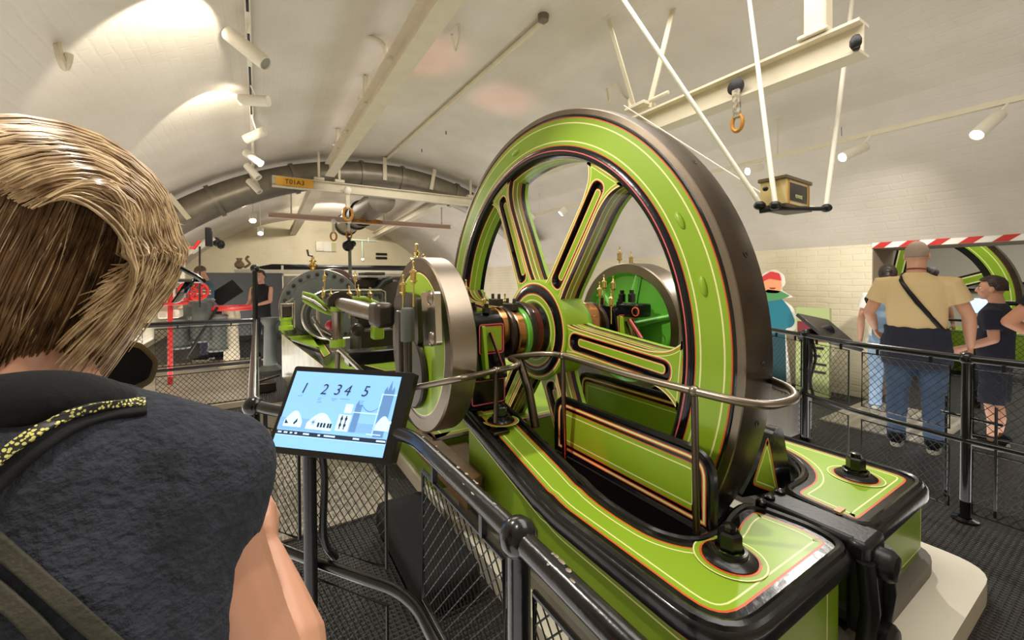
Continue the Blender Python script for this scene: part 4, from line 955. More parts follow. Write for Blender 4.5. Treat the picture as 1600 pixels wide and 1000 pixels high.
def fence(label, pts, posts, top=1.0, mid=.5, pitch=.045, rr=.02, tiers=((.10, .44), (.56, .93)), wr=.0018, midr=.017, skip=()):
    t = thing('mesh_fence', label, 'fence', (pts[0][0], pts[0][1], 0))
    P = [V(x, y, top) for x, y in pts]; m = MB(); m.tube(roundpath(P), rr, 12); m.build('top_rail', BLACKG, t)
    if mid: m = MB(); m.tube(roundpath([p+V(0, 0, mid-top) for p in P]), midr, 10); m.build('mid_rail', BLACKG, t)
    for x, y, h in posts:
        m = MB(); m.tube([(x, y, 0), (x, y, h)], rr*1.05, 12); m.lathe([(.06, 0), (.06, .012), (.03, .02)], (x, y, 0), (0, 0, 1), 16); m.build('post', BLACKG, t)
        m = MB(); m.sphere((x, y, h), rr*1.75, 14); m.build('ball_joint', BLACKG, t)
    for i in range(len(P)-1):
        if i in skip: continue
        a, b = V(P[i].x, P[i].y, 0), V(P[i+1].x, P[i+1].y, 0); L = (b-a).length; g_ = min(.05, L*.1)
        for z0, z1 in tiers: meshpanel(a+(b-a)*(g_/L), b-(b-a)*(g_/L), z0, z1, pitch, t, wr)
        for z_ in ((tiers[-1][1]+top)/2, ):
            for f in (.25, .75): m = MB(); m.box(a.lerp(b, f)+V(0, 0, z_), (.014, .014, top-tiers[-1][1])); m.build('clip', BLACK, t)
    return t
fence('near black mesh fence with worn rail running down the middle foreground', [(.40, -.6), (.40, .62), (.392, 1.16), (.36, 1.26), (.13, 1.58), (-.02, 1.80), (-.03, 5.7)], [(.40, .62, 1.0), (-.02, 1.80, 1.0)], rr=.021, pitch=.034, wr=.0016, skip=(2,))
m = MB(); random.seed(3)
for k in range(22):
    y = .25+random.random()*.9; a = random.uniform(-.5, .9); c = V(.40-.0*y, y, 1.0)+V(sin(-a)*.0207, 0, cos(a)*.0207)
    m.sphere(c, (.002+random.random()*.003, .003+random.random()*.008, .0012), 6)
# scuffs are chips of bare metal on the rail
single(m, 'rail_scuffs', SATIN, 'bare metal chips worn through the black paint of the near rail', 'scuff')['kind'] = 'stuff'
fence('far black mesh fence crossing behind the woman\'s head at left', [(-.03, 5.75), (-1.0, 5.72), (-2.0, 5.7)], [(-.03, 5.75, 1.62), (-1.95, 5.7, 1.0)], rr=.028, pitch=.05, tiers=((.06, .44), (.54, .95)), wr=.0022)
m = MB(); m.box((-1.0, 5.72, .03), (2.0, .08, .06)); single(m, 'fence_kerb', BEAMP, 'pale kerb under the far mesh fence', 'kerb')
fence('right black mesh fence curving in front of the visitors', [(4.7, 2.5), (4.15, 2.02), (3.95, 1.62), (3.74, 1.22), (3.62, .66), (3.60, 0.0), (3.6, -1.0)], [(3.95, 1.62, 1.0), (3.63, .64, .985), (3.6, -1.0, 1.0)], top=.985, mid=.49, rr=.022, pitch=.045, wr=.0017, tiers=((.06, .44), (.54, .93)))
# second pole beside right post with rods
t = thing('cable_conduit', 'thin black rods and cables clipped beside the right fence post', 'conduit', (3.7, .75, 0))
for dx, dy in ((.05, .10), (-.05, -.12)): m = MB(); m.tube([(3.66+dx, .64+dy, .08), (3.66+dx, .64+dy, .72)], .007, 6); m.build('rod', BLACK, t)
m = MB(); m.tube([(3.70, .76, .62), (3.63, .5, .62)], .01, 6); m.build('cross_rod', BLACK, t)
# ================================================================== FLOOR BOX, TABLETS
m = MB(); a = at(1208, 612, z=.4); m.box((4.02, 1.86, .21), (.42, .36, .42)); single(m, 'grey_box', CONC, 'low grey box behind the flywheel handrail at the right fence', 'box', bevel=.01)
TL, TR, BR_, BL = [Vector(p) for p in ((0.106, 1.559, 1.18), (0.424, 1.255, 1.175), (0.331, 1.205, 0.92), (0.013, 1.509, 0.925))]
t = thing('touchscreen_kiosk', 'tilted black touchscreen with a lit blue diagram on a black pole at the fence corner', 'touchscreen', (.2, 1.5, 0))
un = (TR-TL).normalized(); vn = (BL-TL); nn_ = un.cross(vn).normalized()
if nn_.dot(CAM-TL) < 0: nn_ = -nn_
def sc(u, v, h=0): return TL*(1-u)*(1-v)+TR*u*(1-v)+BR_*u*v+BL*(1-u)*v+nn_*h
def quadpoly(mb, pts, h, mi=0):
    tri = tessellate_polygon([[Vector((u, v, 0)) for u, v in pts]]); mb.add([sc(u, v, h) for u, v in pts], [tuple(x) for x in tri], mi, False)
fr = roundpoly([(0, 0), (1, 0), (1, 1), (0, 1)], .03)
m = MB(); m.prism(fr, sc, -.03, 0); m.build('tablet_case', BLACKG, t, bevel=.004)
SCR = [mat('screen blue', (128, 182, 248), .3, emit=.78), mat('screen pale', (190, 222, 252), .3, emit=.78), mat('screen slate', (96, 138, 190), .3, emit=.6), mat('screen dark', (40, 54, 78), .3, emit=.3), mat('screen mid', (122, 172, 228), .3, emit=.65)]
m = MB(); quadpoly(m, [(.03, .06), (.90, .055), (.92, .93), (.035, .93)], .001, 0); m.build('screen', [SCR[0]], t)
m = MB()
def sq(u0, v0, u1, v1, mi, h=.0016): quadpoly(m, [(u0, v0), (u1, v0), (u1, v1), (u0, v1)], h, mi)
sq(.035, .745, .915, .79, 3); sq(.035, .795, .915, .80, 1)
for u0, u1 in ((.05, .08), (.10, .13), (.15, .17), (.19, .21), (.26, .31), (.38, .40), (.43, .52), (.66, .71), (.84, .91)): sq(u0, .757, u1, .775, 1, .002)
def arch(u0, u1, v0, v1, mi, h): quadpoly(m, [(u0, v1)]+[(u0+(u1-u0)*k/12, v1-(v1-v0)*(.35+.65*sin(pi*k/12))) for k in range(13)]+[(u1, v1)], h, mi)
sq(.03, .60, .40, .73, 4, .0014); arch(.07, .22, .52, .70, 1, .0018); arch(.26, .47, .52, .71, 1, .0018)
for k in range(6):
    a = k*pi/3; quadpoly(m, [(.312+.004*cos(a+1.5), .63+.007*sin(a+1.5)), (.312+.03*cos(a), .63+.05*sin(a)), (.312-.004*cos(a+1.5), .63-.007*sin(a+1.5))], .0022, 2)
for u in (.35, .375, .40, .43, .45): sq(u, .63, u+.016, .68, 3, .0022)
quadpoly(m, [(.08, .62), (.11, .665), (.08, .67)], .0022, 3); quadpoly(m, [(.15, .66), (.175, .60), (.18, .64), (.16, .675)], .0022, 3)
for u in (.525, .56): sq(u, .53, u+.008, .68, 3, .0022); sq(u-.004, .55, u+.014, .58, 3, .0023); sq(u-.004, .62, u+.014, .65, 3, .0023)
sq(.50, .52, .60, .70, 1, .0017); sq(.53, .40, .59, .50, 1, .0017)
# bridge silhouette
quadpoly(m, [(.61, .40), (.625, .35), (.635, .40), (.66, .40), (.66, .70), (.61, .70)], .0015, 2)
quadpoly(m, [(.80, .22), (.815, .17), (.825, .22), (.84, .10), (.855, .22), (.87, .17), (.88, .22), (.88, .73), (.80, .73)], .0015, 2)
sq(.79, .26, .905, .27, 1, .002); sq(.79, .26, .795, .72, 1, .002); sq(.60, .48, .80, .49, 1, .002); sq(.60, .60, .80, .70, 4, .0014)
for k in range(10):
    u0 = .66+.14*k/10; u1 = .66+.14*(k+1)/10; f = lambda u: .40+.06*sin(pi*(u-.66)/.14)
    quadpoly(m, [(u0, f(u0)), (u1, f(u1)), (u1, f(u1)+.01), (u0, f(u0)+.01)], .0018, 2)
arch(.80, .91, .50, .66, 1, .002); sq(.75, .70, .86, .71, 1, .002); sq(.88, .55, .915, .58, 1, .002)
m.build('diagram', SCR, t)
R3 = Matrix((un, -(vn-un*vn.dot(un)).normalized(), nn_)).transposed()
for n_, u, v in (('1', .14, .26), ('2', .31, .26), ('3', .42, .255), ('4', .50, .255), ('5', .645, .25)):
    text(n_, .048, R3, sc(u, v, .002), 'numeral', SCR[3], t, extrude=.0002, shear=.3)
m = MB()
for u0, v0, u1 in ((.11, .345, .15), (.285, .355, .32), (.285, .375, .315), (.285, .40, .325), (.395, .35, .445), (.405, .37, .43), (.465, .345, .545), (.62, .355, .665), (.625, .375, .66), (.615, .395, .665)): sq(u0, v0, u1, v0+.006, 0, .002)
m.build('caption_lines', [SCR[2]], t)
pb = V(.14, 1.50, 0); m = MB(); m.tube([pb, V(pb.x, pb.y, 1.0)], .021, 14); m.lathe([(.08, 0), (.08, .01), (.03, .02)], pb, (0, 0, 1), 20); m.build('pole', BLACK, t)
m = MB(); m.tube(spline([V(.17, 1.49, .95), V(.185, 1.5, .8), V(.18, 1.5, .6), V(.22, 1.52, .5)], 5), .012, 8); m.build('cable', BLACK, t)
m = MB(); m.box(sc(.5, .5, -.05), (.12, .12, .05), 0, R3); m.build('mount', BLACK, t, bevel=.006)
# stand-in box for an unidentified dark object beyond the mesh
m = MB(); m.box((.72, 2.05, .09), (.30, .8, .16)); single(m, 'dark_stand_in', BLKCL, 'dark stand-in box for an unclear object behind the near mesh fence', 'box', bevel=.04)
# right tablet
t = thing('touchscreen_kiosk', 'dark touchscreen seen from behind on the right mesh fence', 'touchscreen', (3.95, 1.62, 0))
q = [at(1246, 489, d=3.62), at(1294, 499, d=3.80), at(1350, 546, d=3.42), at(1300, 533, d=3.25)]
nq = (q[1]-q[0]).cross(q[3]-q[0]).normalized(); m = MB(); vs = [p+nq*.0 for p in q]+[p+nq*.03 for p in q]
m.add(vs, [(3, 2, 1, 0), (4, 5, 6, 7), (0, 1, 5, 4), (1, 2, 6, 5), (2, 3, 7, 6), (3, 0, 4, 7)], 0, False); m.build('tablet_case', BLACK, t, bevel=.004)
m = MB(); c = sum(q, V(0, 0, 0))/4; m.tube([c, V(3.97, 1.66, .97)], .05, 12); m.build('mount', BLACK, t)
m = MB(); m.tube(spline([V(3.96, 1.60, 1.0), V(3.92, 1.57, .8), V(3.97, 1.62, .6), V(3.9, 1.66, .45)], 5), .016, 8); m.tube(spline([V(3.99, 1.60, 1.0), V(3.98, 1.56, .8), V(3.99, 1.6, .6), V(4.02, 1.58, .44)], 5), .012, 8); m.build('cables', BLACK, t)
# ================================================================== INFO PANEL and STANDEE
def flatthing(x, pts, th, m_): pass
t = thing('info_panel', 'pale green upright information panel with a maroon block and yellow text by the right wall', 'sign panel', (5.95, 2.35, 0))
y0_ = at(1244, 560, x=5.95).y; y1_ = at(1296, 560, x=5.95).y
m = MB(); m.box((5.97, (y0_+y1_)/2, .55), (.06, y0_-y1_, 1.10)); m.build('board', mat('pale green board', (176, 190, 132), .5), t)
m = MB(); m.box((5.937, (y0_+y1_)/2, .80), (.004, (y0_-y1_)*.9, .24)); m.build('maroon_block', mat('maroon print', (128, 44, 52), .5), t)
m = MB()
for k in range(4): m.box((5.936, (y0_+y1_)/2+random.uniform(-.02, .02), .60-.1*k), (.004, (y0_-y1_)*random.uniform(.5, .8), .03))
m.build('text_band', BLACK, t)
m = MB()
for k in range(7): m.box((5.936, (y0_+y1_)/2, .64-.075*k), (.003, (y0_-y1_)*.9, .008))
m.build('yellow_rule', mat('yellow print', (214, 200, 96), .5), t)
# plain generic figure board
t = thing('figure_standee', 'life-size cut-out board of a smiling figure in red cap, green scarf and teal coat', 'standee', (6.05, 2.85, 0))
yc = at(1208, 450, x=6.05).y
def sp(poly, x, nm, m_, th=.006, n=5, r=.04): 
    q = resample(roundpoly([(yc+u, v) for u, v in poly], r, n), .05); mb = MB(); mb.prism(q, lambda u, v, h: V(x-h, u, v), 0, th); return mb.build(nm, m_, t)
out = [(-.24, .02), (.25, .02), (.26, .7), (.34, .95), (.26, 1.18), (.14, 1.25), (.19, 1.4), (.12, 1.55), (-.02, 1.6), (-.14, 1.52), (-.16, 1.40), (-.10, 1.32), (-.26, 1.22), (-.1, 1.2), (-.24, 1.1), (-.33, .9), (-.28, .78), (-.16, .75)]
sp(out, 6.05, 'white_border', CARDW, .012)
sp([(-.18, .06), (.2, .06), (.2, .72), (-.16, .74)], 6.037, 'trousers', mat('dark teal print', (24, 74, 84), .6), .003)
sp([(-.16, .72), (.2, .70), (.29, .95), (.22, 1.16), (.06, 1.24), (-.12, 1.2), (-.22, 1.06), (-.28, .9), (-.24, .82), (-.16, .8)], 6.036, 'coat', mat('teal print', (34, 122, 142), .6), .004)
sp([(-.10, 1.18), (.12, 1.14), (.14, 1.26), (.06, 1.32), (-.1, 1.30), (-.22, 1.24)], 6.031, 'scarf', mat('green print', (84, 150, 96), .6), .004, r=.02)
sp([(-.09, 1.27), (.08, 1.27), (.13, 1.38), (.10, 1.48), (-.10, 1.48), (-.12, 1.36)], 6.031, 'face', mat('peach print', (240, 164, 120), .6), .004)
sp([(-.12, 1.44), (-.09, 1.54), (.02, 1.57), (.13, 1.5), (.14, 1.42), (.04, 1.47)], 6.026, 'cap', mat('red print', (214, 60, 62), .6), .004, r=.02)
sp([(-.05, 1.345), (.04, 1.345), (.02, 1.325), (-.03, 1.325)], 6.026, 'smile', mat('dark red print', (150, 44, 40), .6), .002, r=.01)
sp([(.16, .5), (.30, .5), (.30, .78), (.16, .78)], 6.031, 'lantern', mat('orange print', (238, 170, 60), .5), .004, r=.02)
# ================================================================== BACKGROUND LEFT
def plane_y(name, m_, label, cat, px0, py0, px1, py1, y, dep=.05, bottom=None, origin=None):
    a = at(px0, py0, y=y); b = at(px1, py1, y=y); z0 = bottom if bottom is not None else b.z
    mb = MB(); mb.box(((a.x+b.x)/2, y+dep/2, (a.z+z0)/2), (abs(b.x-a.x), dep, a.z-z0)); return single(mb, name, m_, label, cat, bevel=.005)
plane_y('hoarding', DGREY, 'dark grey hoarding along the back left under the cream end wall', 'partition', 304, 426, 442, 520, 12.0, .1, 0)
plane_y('hoarding', mat('mid grey panels', (150, 146, 142), .6), 'lighter grey panelled hoarding behind the steam cylinders', 'partition', 443, 431, 700, 520, 13.0, .1, 0)
plane_y('wall_ledge', WHITEP, 'white ledge running along the end wall above the grey hoarding', 'ledge', 395, 421, 660, 428, 13.2, .4)
plane_y('shelf', WHITEP, 'white block shelf carrying a small swan-necked ornament', 'shelf', 366, 420, 396, 426, 12.2, .3, 0)
t = thing('ornament', 'small brown swan-necked ornament on the white block shelf', 'ornament', at(375, 410, y=12.3))
p = at(374, 412, y=12.3); m = MB(); m.lathe([(.02, -.14), (.10, -.08), (.11, 0), (.05, .08), (.07, .14)], p, (0, 0, 1), 16); m.tube(spline([p+V(.1, 0, -.1), p+V(.22, 0, 0), p+V(.15, 0, .12), p+V(.2, 0, .2)], 5), .03, 8); m.build('vase', mat('brown ceramic', (120, 98, 70), .4), t)
t = thing('long_pipe', 'long dark tapered pipe on brackets across the end wall', 'pipe', at(500, 420, y=12.6))
m = MB(); m.tube([at(405, 418, y=13.4), at(425, 418, y=13.4), at(640, 420, y=13.4)], [.03, .10, .10], 14); m.build('pipe', BLACKG, t)
m = MB(); m.box(at(441, 423, y=13.4), (.06, .2, .3)); m.build('bracket', WHITEP, t)
m = MB()
for k in (0, 1):
    a = at(588, 395+6*k, y=16.9); b = at(605, 399+6*k, y=16.9); m.box(((a.x+b.x)/2, 16.97, (a.z+b.z)/2), (b.x-a.x, .06, a.z-b.z))
single(m, 'wall_vent', BLACK, 'double black slot vent high on the end wall', 'vent')
t = thing('wall_panel', 'pale framed notice board high on the end wall', 'notice board', at(510, 384, y=16.9))
a = at(494, 377, y=16.9); b = at(525, 393, y=16.9); m = MB(); m.box(((a.x+b.x)/2, 16.95, (a.z+b.z)/2), (b.x-a.x, .06, a.z-b.z)); m.build('board', WHITEP, t)
a = at(494, 378, y=16.9); b = at(506, 392, y=16.9); m = MB(); m.box(((a.x+b.x)/2, 16.91, (a.z+b.z)/2), (b.x-a.x, .03, a.z-b.z)); m.build('grey_sheet', PIPEG, t)
a = at(518, 379, y=16.9); b = at(525, 393, y=16.9); m = MB(); m.box(((a.x+b.x)/2, 16.91, (a.z+b.z)/2), (b.x-a.x, .03, a.z-b.z)); m.build('tan_sheet', mat('tan sheet', (190, 182, 140), .6), t)
t = thing('wall_crane_arm', 'grey pipe arm with a hanging lever on the end wall', 'pipe arm', at(566, 377, y=14))
m = MB(); m.tube([at(550, 375, y=14), at(588, 377, y=14)], .03, 8); m.tube([at(566, 377, y=14), at(567, 403, y=14)], .035, 8); m.tube([at(576, 372, y=14), at(576, 378, y=14)], .03, 8); m.build('arm', mat('grey green pipe', (120, 128, 112), .5), t)
m = MB(); m.sphere(at(567, 406, y=14), .06, 10); m.build('knob', WHITEP, t)
# red handwheel pedestal
t = thing('handwheel_pedestal', 'flat red spoked handwheel on a pale column behind the far mesh fence', 'handwheel', at(362, 575, y=8.4))
c = at(361, 481, y=8.4); bz = 0
m = MB(); m.tube([c+V(.34*cos(a), .34*sin(a), 0) for a in [2*pi*k/32 for k in range(32)]], .035, 8, closed=True)
for k in range(5): a = 2*pi*k/5; m.tube([c, c+V(.33*cos(a), .33*sin(a), 0)], .02, 6)
m.sphere(c, (.07, .07, .03), 10); m.build('handwheel', RED, t)
m = MB(); m.lathe([(.20, 0), (.20, .04), (.12, .08), (.10, .7), (.14, .85), (.12, c.z-.02)], (c.x, c.y, 0), (0, 0, 1), 20); m.build('column', mat('pale stone paint', (190, 180, 156), .6), t)
t = thing('bollard', 'dark fluted iron bollard column left of the lubricator', 'bollard', at(422, 530, y=8))
c = at(422, 530, y=7.6); m = MB(); m.lathe([(.2, 0), (.2, .05), (.1, .12), (.085, .75), (.13, .82), (.13, .88)], (c.x, 7.6, 0), (0, 0, 1), 20, cap=True); m.build('column', IRON, t)
# valves and pipework at far left
t = thing('valve_manifold', 'white posts, iron pipes and red valve wheels at the far left behind the mesh fence', 'pipework', at(280, 560, y=8))
pxbox(280, 397, 289, 470, 8.0, .12, 'white_post', WHITEP, t); pxbox(250, 430, 272, 490, 7.6, .3, 'white_casing', WHITEP, t, .02); pxbox(246, 485, 280, 497, 7.55, .4, 'white_foot', WHITEP, t, .02)
pxtube(((289, 398), (330, 372)), 8.0, .04, 'white_arm', WHITEP, t); pxtube(((300, 395), (320, 382), (335, 372)), 8.1, .03, 'white_brace', WHITEP, t)
pxbox(320, 355, 332, 385, 7.0, .1, 'black_bracket', BLACK, t)
for (px, py) in ((338, 378), (345, 382), (327, 374)): m = MB(); m.sphere(at(px, py, y=8.2), (.06, .05, .08), 8); m.build('lamp_cluster', BLACK, t)
pxtube(((279, 366), (288, 385), (303, 388), (312, 376)), 6.9, .022, 'red_hose', RED, t); pxtube(((312, 385), (312, 480)), 7.2, .012, 'chain', DARKST, t)
pxtube(((266, 375), (266, 600)), 7.4, .03, 'red_pipe', RED, t); pxtube(((284, 395), (284, 410)), 7.9, .06, 'red_post', RED, t)
for px, py, rx in ((271, 474, .16), (297, 455, .13), (309, 455, .12)):
    c = at(px, py, y=7.5); m = MB(); ax = V(0, 0, 1) if px == 271 else V(.2, -1, 0); u_ = ax.orthogonal().normalized(); w_ = ax.normalized().cross(u_)
    m.tube([c+(u_*cos(a)+w_*sin(a))*rx for a in [2*pi*k/20 for k in range(20)]], .022, 6, closed=True)
    for k in range(4): a = pi*k/2; m.tube([c, c+(u_*cos(a)+w_*sin(a))*rx], .016, 6)
    m.build('valve_wheel', RED, t)
for (px, py, r_, dz) in ((280, 520, .14, .5), (315, 500, .16, .7), (298, 480, .10, .4), (340, 520, .13, .6)):
    c = at(px, py, y=8.2); m = MB(); m.lathe([(r_, -dz/2), (r_*1.2, -dz/2+.03), (r_, -dz/2+.06), (r_, dz/2-.06), (r_*1.2, dz/2-.03), (r_, dz/2)], c, (0, 0, 1), 18, cap=True); m.build('iron_body', IRON, t)
pxtube(((270, 455), (330, 456)), 7.8, .05, 'cross_pipe', SATIN, t); pxtube(((290, 560), (340, 480)), 8.0, .02, 'lever', BLACK, t)
m = MB(); q = at(410, 555, y=6.3); m.box((q.x, 6.3, .075), (.3, .25, .12)); m.tube([(q.x-.12, 6.25, .14), (q.x+.2, 6.3, .2)], .02, 6); single(m, 'iron_clamp', DARKST, 'small dark iron clamp casting on the pale walkway', 'clamp', bevel=.01)
# ================================================================== SECOND ROOM
FC2 = at(1500, 470, x=9.4); 
t = thing('flywheel', 'second green flywheel seen through the low opening in the right wall', 'flywheel', (9.4, 2.6, 1.1))
o2 = V(9.4, 2.55, 1.1); m = MB(); m.lathe([(1.43, -.2), (1.43, 0), (1.38, 0), (1.365, 0), (1.33, 0), (1.32, 0), (1.23, 0), (1.22, 0), (1.2, 0), (1.12, 0), (1.12, -.2)], o2, (-1, 0, 0), 96, [iST, iST, iM, iG, iC, iG, iC, iG, iK, iOL]); m.build('rim', LIV, t)
for k in range(6):
    a = radians(20+60*k); rd = V(0, -cos(a), sin(a)); tg = V(0, sin(a), cos(a)); m = MB()
    for w0, w1, mm in ((-.09, -.06, iK), (-.06, -.04, iC), (-.04, .04, iG), (.04, .06, iC), (.06, .09, iK)):
        m.add([o2+rd*.25+tg*w0, o2+rd*1.12+tg*w0, o2+rd*1.12+tg*w1, o2+rd*.25+tg*w1, o2+rd*.25+tg*w0+V(.18, 0, 0), o2+rd*1.12+tg*w0+V(.18, 0, 0), o2+rd*1.12+tg*w1+V(.18, 0, 0), o2+rd*.25+tg*w1+V(.18, 0, 0)], [(0, 1, 2, 3), (7, 6, 5, 4), (0, 4, 5, 1), (2, 6, 7, 3)], mm, False)
    m.build('spoke', LIV, t)
m = MB(); m.lathe([(.3, -.2), (.3, .02), (.1, .05)], o2, (-1, 0, 0), 40, cap=True); m.build('hub', GREEN, t)
t = thing('touchscreen_kiosk', 'blue lit touchscreen in the room beyond, between the man and the boy', 'touchscreen', at(1530, 475, d=4.6))
q = [at(1503, 466, d=4.7), at(1546, 466, d=4.7), at(1556, 489, d=4.5), at(1500, 489, d=4.5)]; m = MB(); m.add(q, [(0, 1, 2, 3)], 0, False); m.add([p+(p-CAM).normalized()*.03 for p in q], [(3, 2, 1, 0)], 0, False); m.build('screen', SCR[0], t)
c = at(1528, 495, d=4.6); m = MB(); m.tube([c, V(c.x, c.y, 0)], .03, 10); m.build('pole', BLACK, t)
fence('black railing in the room beyond the opening', [(8.0, -.2), (8.0, 2.5)], [(8.0, .4, 1.15), (8.0, 2.0, 1.15)], top=1.15, mid=.9, tiers=((.15, .75),), pitch=.06, rr=.03)
m = MB(); m.box((9.2, 1.2, .45), (.5, 2.6, .5)); single(m, 'engine_bed', GREEN_S, 'green engine bed of the second engine beyond the opening', 'engine bed', bevel=.02)
m = MB()
for zz in (1.35, 1.2): m.box((13.8, 1.9, zz), (.1, 1.6, .05))
single(m, 'wall_rail', BLACK, 'black double rail on the far wall of the room beyond', 'rail')

# ================================================================== PEOPLE
def remesh(o, vox, smooth=2, sub=0):
    r = o.modifiers.new('remesh', 'REMESH'); r.mode = 'VOXEL'; r.voxel_size = vox; r.use_smooth_shade = True
    if smooth:
        s = o.modifiers.new('smooth', 'SMOOTH'); s.iterations = smooth; s.factor = .5
    return o
def wrinkle(o, scale, strength, name):
    t = bpy.data.textures.new(name, 'CLOUDS'); t.noise_scale = scale; t.noise_depth = 2
    d = o.modifiers.new('folds', 'DISPLACE'); d.texture = t; d.strength = strength; d.mid_level = .5; d.texture_coords = 'LOCAL'
def limb(mb, pts, rs, n=14, mi=0):
    """tapered limb with rounded ends"""
    pts = [Vector(p) for p in pts]; mb.tube(pts, rs, n, mi)
    f = lambda r: r[0] if isinstance(r, tuple) else r
    mb.sphere(pts[0], f(rs[0])*.98, 12, mi); mb.sphere(pts[-1], f(rs[-1])*.98, 12, mi)
def hand(mb, wrist, d, palm_n, side, s=1.0, curl=.35):
    """palm plus five separate bent fingers; d = pointing direction, palm_n = normal of the palm"""
    d = Vector(d).normalized(); n = Vector(palm_n); n = (n-d*n.dot(d)).normalized(); a = d.cross(n)*side; w0 = Vector(wrist)
    R3 = Matrix((a, d, n)).transposed()
    mb.tube([w0, w0+d*.03*s, w0+d*.085*s], [(.026*s, .019*s), (.036*s, .017*s), (.038*s, .013*s)], 12)
    mb.sphere(w0+d*.05*s, (.038*s, .045*s, .016*s), 12, 0, R3)
    for k, (off, L) in enumerate(((-.030, .062), (-.010, .074), (.010, .078), (.029, .070))):
        p0 = w0+d*.085*s+a*off*s; c = curl*(1+.12*(3-k)); p1 = p0+(d*cos(c*.5)+n*sin(c*.5))*L*.42*s; p2 = p1+(d*cos(c*1.6)+n*sin(c*1.6))*L*.32*s; p3 = p2+(d*cos(c*2.6)+n*sin(c*2.6))*L*.26*s
        mb.tube([p0-d*.02*s, p0, p1, p2, p3], [.009*s, .0092*s, .0086*s, .008*s, .0062*s], 8); mb.sphere(p3, .0065*s, 8)
    p0 = w0+d*.028*s+a*.026*s; p1 = p0+(a*.7+d*.7+n*.25)*.036*s; p2 = p1+(a*.25+d*.9+n*.4)*.030*s; p3 = p2+(d*.85+n*.5)*.020*s
    mb.tube([p0, p1, p2, p3], [.013*s, .0108*s, .0095*s, .007*s], 8); mb.sphere(p3, .0072*s, 8)
def person(name, label, loc, yaw, H, skin, shirt, trous, hairm, hair='short', arms=None, width=1.0, shoes=None, shorts=False, look=0, nod=0, jacket=None, strap=None, sleeve=.55, bare=False):
    """yaw: direction faced (0 = +Y, clockwise positive towards +X). local: x right, y forward, z up"""
    loc = Vector(loc); s = H/1.76; c_, s_ = cos(yaw), sin(yaw)
    def P(x, y, z): x *= s*(1 if abs(x) < 0 else 1); y *= s; z *= s; return loc+V(x*c_+y*s_, -x*s_+y*c_, z)
    def D(x, y, z): return V(x*c_+y*s_, -x*s_+y*c_, z)
    root = thing(name, label, 'person', loc); w_ = width
    arms = arms or [((.24*w_, -.02, 1.13), (.25*w_, .06, .88)), ((-.24*w_, -.02, 1.13), (-.25*w_, .06, .88))]
    b = MB(); lk = yaw+look
    hc = P(0, .03+nod*.06, 1.645); fd = V(sin(lk), cos(lk), -nod*.6).normalized(); rt = V(cos(lk), -sin(lk), 0); up = rt.cross(fd)
    Rh = Matrix((rt, fd, up)).transposed()
    def Hd(x, y, z): return hc+(rt*x+fd*y+up*z)*s
    b.sphere(Hd(0, -.005, .02), (.074*s, .094*s, .10*s), 20, 0, Rh); b.sphere(Hd(0, .03, -.045), (.056*s, .062*s, .07*s), 16, 0, Rh)
    b.sphere(Hd(0, .062, -.092), (.026*s, .024*s, .022*s), 12, 0, Rh)            # chin
    b.tube([Hd(0, .088, .028), Hd(0, .104, -.006), Hd(0, .112, -.022), Hd(0, .09, -.032)], [.008*s, .011*s, .015*s, .012*s], 8)   # nose
    b.sphere(Hd(0, .086, -.052), (.024*s, .012*s, .007*s), 10, 0, Rh); b.sphere(Hd(0, .085, -.066), (.020*s, .012*s, .008*s), 10, 0, Rh)
    for q in (-1, 1):
        b.sphere(Hd(q*.077, -.005, -.01), (.009*s, .018*s, .032*s), 10, 0, Rh); b.sphere(Hd(q*.040, .066, -.025), (.02*s, .02*s, .022*s), 10, 0, Rh)
    b.tube([P(0, -.01, 1.44), P(0, .0, 1.52), Hd(0, -.01, -.04)], [.062*s*w_, .054*s*w_, .055*s*w_], 14)
    limb(b, [P(-.14*w_, 0, 1.38), P(0, -.01, 1.41), P(.14*w_, 0, 1.38)], [.04*s, .05*s, .04*s])
    for (el, wr), q in zip(arms, (1, -1)):
        sh = (q*.178*w_, -.005, 1.395); limb(b, [P(*sh), P(*[(sh[i]*.5+el[i]*.5) for i in range(3)]), P(*el)], [(.04 if not bare else .048)*s, .044*s*w_, .037*s*w_])
        limb(b, [P(*el), P(*[(wr[i]*.35+el[i]*.65) for i in range(3)]), P(*wr)], [.037*s*w_, .038*s*w_, .024*s*w_])
        d = (P(*wr)-P(*el)).normalized(); hand(b, P(*wr), d, D(-q, .2, 0), -q if True else q, s*.98)
    if shorts:
        for q in (-1, 1): limb(b, [P(q*.09, 0, .75), P(q*.10, .01, .48), P(q*.105, -.015, .30), P(q*.105, 0, .08)], [.07*s, .052*s, .05*s, .032*s])
    o = remesh(b.build('body', skin, root), .0085*s); body = o
    # eyes and brows
    if hair != 'back':
        for q in (-1, 1):
            m = MB(); m.sphere(Hd(q*.031, .080, .006), (.014*s, .008*s, .0075*s), 10, 0, Rh); m.sphere(Hd(q*.031, .0865, .006), (.006*s, .004*s, .006*s), 8, 1, Rh); m.build('eye', [WHITEC, BLACK], root)
            m = MB(); m.tube([Hd(q*.014, .092, .022), Hd(q*.03, .093, .028), Hd(q*.048, .082, .022)], [.003*s, .004*s, .002*s], 6); m.build('eyebrow', hairm, root)
    # hair
    h = MB(); k = 1.07
